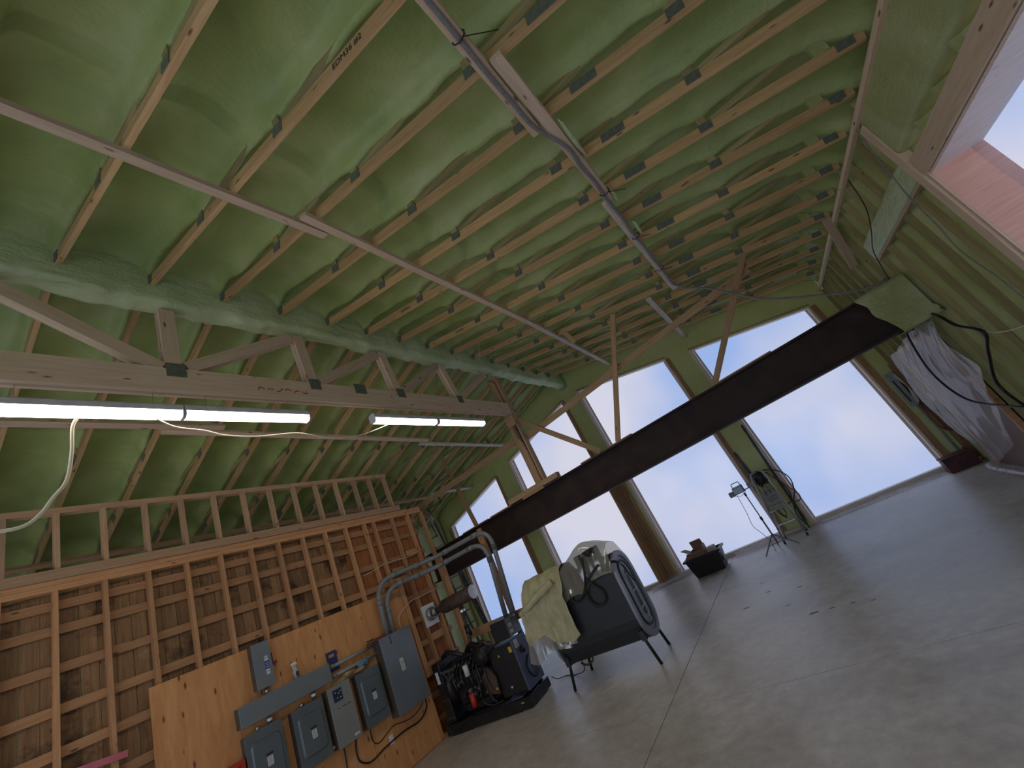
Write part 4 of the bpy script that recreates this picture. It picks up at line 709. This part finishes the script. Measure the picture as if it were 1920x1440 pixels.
h = MB().prism([(by - .1, 1.2), (by + .06, 1.18), (by + .06, 1.34), (by - .1, 1.32)], 0, bx - .16, bx + .04).build('lamp_head', 'work_light_metal', t, bevel=.006); MB().tube(arc_path([(bx - .14, by, 1.33), (bx - .14, by, 1.41), (bx + .02, by, 1.41), (bx + .02, by, 1.33)], .03), .008, 7).build('carry_handle', 'black', h, True); MB().box((bx - .15, by - .105, 1.21), (bx + .03, by - .1, 1.31)).build('glass', 'panel_glossy', h)
MB().tube([(bx - .17, by - .08, 1.18), (bx - .06, by - .11, 1.14), (bx + .05, by - .08, 1.18)], .004, 5).build('guard_wire', 'silver', h)
for s in (-.27, .13): MB().box((bx + s, by - .06, 1.18 + (.03 if s > 0 else 0)), (bx + s + .11, by + .05, 1.28 + (.03 if s > 0 else 0))).build('junction_head', 'work_light_metal', t, bevel=.005)
cable('lamp_lead', [(-1.44, 9.82, 1.2), (-1.47, 9.82, .83), (-1.51, 9.82, .56), (-1.44, 9.82, .37), (-1.39, 9.8, .2), (-1.4, 9.75, .01)], .005, 'rubber', 'thin lead hanging from the work light', 'cord')
# ================================================================ STEP LADDER WITH TOOLS
t = thing('step_ladder', (-1.0, 10.3, 0), 'small folding aluminium step ladder leaning at the window post', 'step ladder')
P = arc_path([(-1.23, 10.16, .03), (-1.08, 10.42, 1.4), (-.82, 10.42, 1.4), (-.79, 10.16, .03)], .07); MB().tube(P, .015, 9).build('front_rail', 'aluminium', t, True)
for x0, x1 in ((-1.21, -1.07), (-.79, -.83)):
    MB().tube([(x0, 10.62, .03), (x1, 10.43, 1.0)], .012, 8).build('rear_leg', 'aluminium', t, True); MB().cyl((x0, 10.62, 0), (x0, 10.62, .04), .018, 8).build('rubber_foot', 'rubber', t)
for x0 in (-1.23, -.79): MB().cyl((x0, 10.15, 0), (x0, 10.165, .05), .021, 8).build('rubber_foot', 'rubber', t)
for zz, w_ in ((.33, .42), (.6, .38)): MB().box((-1.0 - w_ / 2, 10.18 + zz * .18, zz - .012), (-1.0 + w_ / 2, 10.3 + zz * .18, zz + .012)).build('step', 'aluminium', t, bevel=.003)
s_ = board('paper_panel', (-.975, 10.235, .6), (-.955, 10.315, 1.0), .29, .012, 'step_paper', t, up=(1, 0, 0))
for k, (w_, z_) in enumerate(((.03, .95), (.07, .91), (.2, .86), (.2, .82), (.2, .78), (.2, .7))): MB().box((-1.05, 10.228 + (z_ - .6) * .2, z_), (-1.05 + w_, 10.232 + (z_ - .6) * .2, z_ + .008)).build('printed_line', 'ink', s_)
t = thing('tool_bag', (-.95, 10.35, 1.05), 'black tool bag hung at the top of the step ladder', 'tool bag'); blob('bag', (-.95, 10.34, 1.25), (.13, .07, .14), 'black', parent=t, seed=3, nz_=.4)
for k in range(5): MB().bar((-1.0 + .04 * k, 10.3, 1.15), (-1.0 + .045 * k, 10.28, .93 + .05 * (k % 2)), .02, .015).build('tool', 'black_metal' if k % 2 else 'rubber', t)
cable('air_hose', [(-.85, 10.6, 1.38), (-.61, 10.7, 1.25), (-.48, 10.7, 1.02), (-.55, 10.7, .75), (-.71, 10.7, .53), (-.71, 10.7, .35), (-.71, 10.7, .17), (-.73, 10.68, .02)], .012, 'rubber', 'black hose arching right from the top of the step ladder', 'hose')
cable('air_hose', [(-.85, 10.62, 1.36), (-.7, 10.72, 1.1), (-.6, 10.72, .86), (-.52, 10.72, .67), (-.57, 10.7, .55), (-.77, 10.72, .58), (-.85, 10.7, .5)], .011, 'wire_red', 'dark red hose looping beside the window post', 'hose')
cable('air_hose', [(-.8, 10.75, 1.3), (-.64, 10.76, .85), (-.7, 10.76, .58), (-.78, 10.76, .32), (-.74, 10.76, .08)], .013, 'rubber', 'black hose hanging straight down the window post', 'hose')
t = thing('hanging_strap', (-1.0, 10.3, .45), 'black strap loop hanging under the ladder paper panel', 'strap')
for pts in ([(-.98, 10.25, .6), (-.97, 10.24, .5), (-.93, 10.24, .43), (-.89, 10.24, .52), (-.9, 10.25, .6)], [(-1.02, 10.25, .6), (-.99, 10.24, .5), (-.93, 10.24, .4)]): MB().tube(smooth_path(pts, 5), .011, 7).build('loop', 'rubber', t, True)
def ribbon(name, pts, w, lab, mat='black'):
    mb = MB(); n_ = len(pts); L_, R_ = [], []
    for i, (x, z) in enumerate(pts): k = w * (.7 + .6 * abs(N(i * 1.3, w * 9))); L_.append((x - k, z)); R_.append((x + k, z))
    for i in range(n_ - 1): mb.prism([L_[i], R_[i], R_[i + 1], L_[i + 1]], 1, YF - .027, YF - .017)
    o = mb.build(name, mat); return tag(o, lab, 'membrane strip')
ribbon('membrane_strip', [(-.655 - .004 * k, 2.4 - .12 * k) for k in range(20)], .03, 'black torn membrane strip down the right edge of the window post'); ribbon('membrane_strip', [(-1.13 + .006 * k, 1.95 - .1 * k) for k in range(8)], .035, 'short black torn membrane strip left on the window post')
# ================================================================ PLASTIC AT THE FOOT OF THE WINDOWS
def bundle(name, pts, r_, lab, sd=0):
    P = smooth_path(pts, 10); o = MB().tube([p + Vector((0, .02 * N(i * .5, sd), .015 * N(i * .7, sd + 4))) for i, p in enumerate(P)], [max(.008, r_ * (.75 + .6 * N(i * .6, sd + 2))) for i in range(len(P))], 9).build(name, 'drape_film', None, True); return tag(o, lab, 'plastic sheet')
bundle('plastic_roll', [(-4.42, 10.62, .04), (-4.0, 10.72, .05), (-3.5, 10.8, .06), (-3.25, 10.8, .05)], .045, 'bunched plastic film on the floor left of the tote', 1); bundle('plastic_roll', [(-2.3, 10.75, .06), (-1.8, 10.76, .06), (-1.3, 10.78, .07), (-.85, 10.8, .05)], .055, 'rolled plastic film on the floor between tote and step ladder', 2); bundle('plastic_roll', [(-.5, 10.76, .03), (.3, 10.74, .03), (1.0, 10.74, .035), (1.7, 10.74, .03)], .03, 'thin rolled plastic film at the foot of the right window', 3)
o = MB().grid(lambda a, b: (-4.35 + 1.15 * a, 10.66 + .2 * b + .08 * a, .02 + .34 * a * (1 - a * .2) * b + .02 * N(a * 6, b * 4)), 16, 8).build('plastic_flap', 'drape_film', None, True); tag(o, 'plastic flap rising from the floor at the wooden window post', 'plastic sheet')
# ================================================================ RIGHT CORNER
dr = thing('door_1', (2.2, 9.0, 0), kind='structure'); MB().box((2.2, 8.05, .01), (2.24, 9.85, 2.12)).build('door_leaf', 'door_brown', dr); MB().box((2.19, 9.85, .01), (2.25, 9.93, 2.2)).build('door_frame', 'stud_wood', dr); MB().box((2.19, 7.97, .01), (2.25, 8.05, 2.2)).build('door_frame', 'stud_wood', dr); MB().box((2.19, 7.97, 2.12), (2.25, 9.93, 2.2)).build('door_frame', 'stud_wood', dr)
def pl(a, b):
    y = 7.3 + 2.55 * a; top = 2.24 + .05 * math.sin(a * 5); bot = 1.5 - 1.1 * min(1, a / .45) if a < .45 else .4 - .38 * (a - .45) / .55
    z = top + (bot - top) * b; return 2.13 - .09 * math.sin(math.pi * min(1, b * 1.1)) * (.4 + a) - .07 * abs(N(y * 3 + z * 2, z * .9 - y * .6, 2)) - .022 * N(y * 8 + z * 4, z * 2 - y, 6), y + .05 * N(z * 3, y, 1), z
o = MB().grid(pl, 60, 44).build('plastic_drape', 'drape_film', None, True); tag(o, 'large clear plastic sheet hung over the door in the right wall', 'plastic sheet')
bundle('plastic_roll', [(2.1, 9.85, .04), (2.02, 9.6, .06), (1.98, 9.2, .06), (1.98, 8.6, .06), (2.0, 7.9, .05)], .06, 'crumpled plastic bunched on the floor along the right wall', 5)
t = thing('red_toolbox', (1.94, 10.62, 0), 'dark red metal box on the floor in the far right corner', 'toolbox'); MB().box((1.72, 10.48, 0), (2.16, 10.76, .24)).build('box_body', 'dark_red', t, bevel=.006); MB().box((1.71, 10.47, .24), (2.17, 10.77, .265)).build('lid', 'dark_red', t, bevel=.005); MB().tube(arc_path([(1.9, 10.465, .15), (1.9, 10.44, .08), (2.03, 10.44, .08), (2.03, 10.465, .15)], .03), .006, 6).build('handle', 'rust_pipe', t, True)
t = thing('control_panel', (2.09, 10.88, 1.2), 'tall narrow light grey electrical box beside the right window', 'electrical box'); MB().box((2.02, 10.84, 1.22), (2.13, 10.94, 1.95)).build('box_body', 'meter_grey', t, bevel=.004); MB().box((2.04, 10.835, 1.32), (2.07, 10.84, 1.8)).build('slot', 'navy_label', t); MB().cyl((2.1, 10.9, .1), (2.1, 10.9, 1.22), .02, 8).build('pipe', 'conduit_light', t, True)
MB().box((2.135, 10.9, 1.15), (2.175, 10.94, 1.95)).build('backing', 'dark_red', t)
for k in range(5): cable('wiring', [(2.1, 10.86, 1.95), (2.15, 10.82, 1.9 - .05 * k), (2.17, 10.82, 1.6), (2.12 + .012 * k, 10.82, 1.35), (2.13, 10.83, 1.24)], .005, 'cream_cord' if k % 2 else 'white_plastic', parent=t, n=5)
t = thing('wire_bundle', (2.15, 10.8, .6), 'tangle of dark red wires hanging from the electrical box above the red toolbox', 'wires')
for k in range(5): cable('red_wire', [(2.13, 10.83, 1.25), (2.09 + .02 * k, 10.8, 1.0), (2.1 + .02 * k, 10.8, .78 - .02 * k), (2.16, 10.78, .62 + .02 * k), (2.24, 10.78, .58), (2.2, 10.78, .3), (2.14, 10.8, .28)], .006, 'wire_red', parent=t)
t = thing('outlet_box', (2.2, 10.1, 1.25), 'small metal outlet box on the foamed right wall by the plastic', 'outlet box'); MB().box((2.19, 10.05, 1.22), (2.25, 10.15, 1.34)).build('box_body', 'galvanised', t); MB().box((2.18, 10.16, 1.2), (2.2, 10.19, 1.36)).build('white_strip', 'label_white', t)
for sd_, (ya_, xa_) in enumerate(((10.28, 2.2), (10.5, 2.2))): pass
# cables on the right wall
cable('black_cable', [(2.16, 7.2, 2.3), (2.12, 6.95, 2.2), (2.12, 6.8, 2.03), (2.12, 6.42, 1.84), (2.12, 6.71, 1.645), (2.12, 7.22, 1.275), (2.1, 7.06, .97), (2.1, 6.8, .85)], .018, 'rubber', 'heavy black cable falling from the beam end along the right wall')
cable('black_cable', [(2.05, 7.75, 2.28), (2.02, 7.96, 2.28), (1.98, 8.25, 1.68), (1.98, 7.95, 1.2), (2.05, 7.25, 1.0), (2.1, 6.7, .9)], .015, 'rubber', 'black cable sagging in front of the plastic drape')
cable('grey_cable', [(2.16, 7.3, 2.27), (2.12, 7.55, 2.15), (2.12, 7.7, 1.95)], .012, 'cable_grey', 'short grey cable at the beam end above the plastic drape')
cable('white_wire', [(2.15, 6.45, 1.83), (2.15, 6.18, 1.76), (2.15, 5.78, 1.73), (2.15, 5.3, 1.75)], .007, 'cream_cord', 'white wire leaving the heavy black cable to the right', 'wire')
cable('thin_wire', [(2.12, 5.0, 3.99), (2.15, 5.19, 3.75), (2.15, 5.26, 3.56), (2.15, 5.38, 3.24), (2.15, 5.44, 2.86), (2.15, 5.51, 2.57), (2.15, 5.43, 2.19), (2.15, 5.41, 1.9)], .006, 'cable_grey', 'thin wire trailing down the right wall from the top plate', 'wire')
cable('thin_wire', [(2.12, 5.9, 3.95), (2.12, 6.12, 3.63), (2.12, 6.5, 3.45), (2.12, 6.95, 3.3), (2.12, 7.25, 2.95)], .006, 'rubber', 'thin black wire hanging from the top plate to the beam end', 'wire')
# ================================================================ CABLE ALONG THE BRACING BOARD
ZC = lambda x: chz(x) - .06
pts = [(-.13 + .02 * N(k * 1.7, 1), -.6 + .3 * k, ZC(-.13)) for k in range(12)] + [(-.02 + .025 * N(k * 1.7, 3), 3.1 + .3 * k, ZC(-.02)) for k in range(14)]
t = thing('grey_cable', (0, 4, 4.7), 'grey armoured cable tied along the bracing board, drooping to the beam end', 'cable')
MB().tube(smooth_path(pts + [(.0, 7.15, 4.66), (.12, 7.18, 4.5), (.379, 7.18, 4.26), (.797, 7.18, 3.70), (1.1, 7.18, 3.45), (1.375, 7.18, 3.265), (1.7, 7.18, 3.06), (1.925, 7.18, 2.97), (2.1, 7.2, 2.96)], 5), .017, 8).build('sheath', 'cable_grey', t, True)
for (x, y, dx) in ((-.13, 1.78, .25), (-.0, 3.95, .2), (-.02, 5.1, .15), (-.02, 6.35, .15)):
    z = ZC(x); tie = MB().tube([(x + .05 * math.cos(a), y, z + .02 + .045 * math.sin(a)) for a in [k * .628 for k in range(10)]], .005, 5, closed=True).build('cable_tie', 'black', t, True); MB().bar((x + .03, y, z - .02), (x + .06 + dx * .6, y + dx * .5, z - .06), .006, .004).build('tie_tail', 'black', tie)
for k, (y, ln) in enumerate(((2.95, .25), (4.05, .12), (4.85, .2))): blob('foam_splash', (.06, y + ln / 2, chz(.06) - .03), (.02, ln, .03), 'foam_pale', parent=t, seed=k)
# ================================================================ EXTENSION LADDER
t = thing('extension_ladder', (-8.6, 9.3, 0), 'dark grey extension ladder leaning behind the steel beam at the left', 'ladder')
def LP(u, s, o_=0): return (-8.42 - .14 * u + s, 9.2 + .12 * u / 1 * .0 + o_, u)
for s in (-.26, .26): board('rail', LP(0, s), LP(2.9, s), .07, .03, 'ladder_grey', t, up=(1, 0, 0))
for s in (-.21, .21): board('fly_rail', LP(.9, s, -.05), LP(4.35, s, -.05), .065, .03, 'ladder_grey', t, up=(1, 0, 0))
for k in range(14): u = .25 + .3 * k; MB().cyl(LP(u, -.22 if u > 2.9 else -.26, -.04), LP(u, .22 if u > 2.9 else .26, -.04), .016, 8).build('rung', 'aluminium', t, True)
t = thing('rope_coil', (-8.95, 9.15, 3.9), 'coil of pale rope hanging on top of the extension ladder', 'rope')
for k in range(6): MB().tube([(-8.92 + (.2 + .012 * k) * math.cos(a), 9.1 - .02 * k, 4.02 + (.15 + .01 * k) * math.sin(a) + .02 * k) for a in [j * .45 for j in range(14)]], .014, 6, closed=True).build('loop', 'cardboard' if k % 2 else 'paper', t, True)
MB().tube(smooth_path([(-8.85, 9.08, 3.95), (-8.82, 9.08, 3.7), (-8.78, 9.08, 3.5)], 4), .012, 6).build('tail', 'rubber', t)
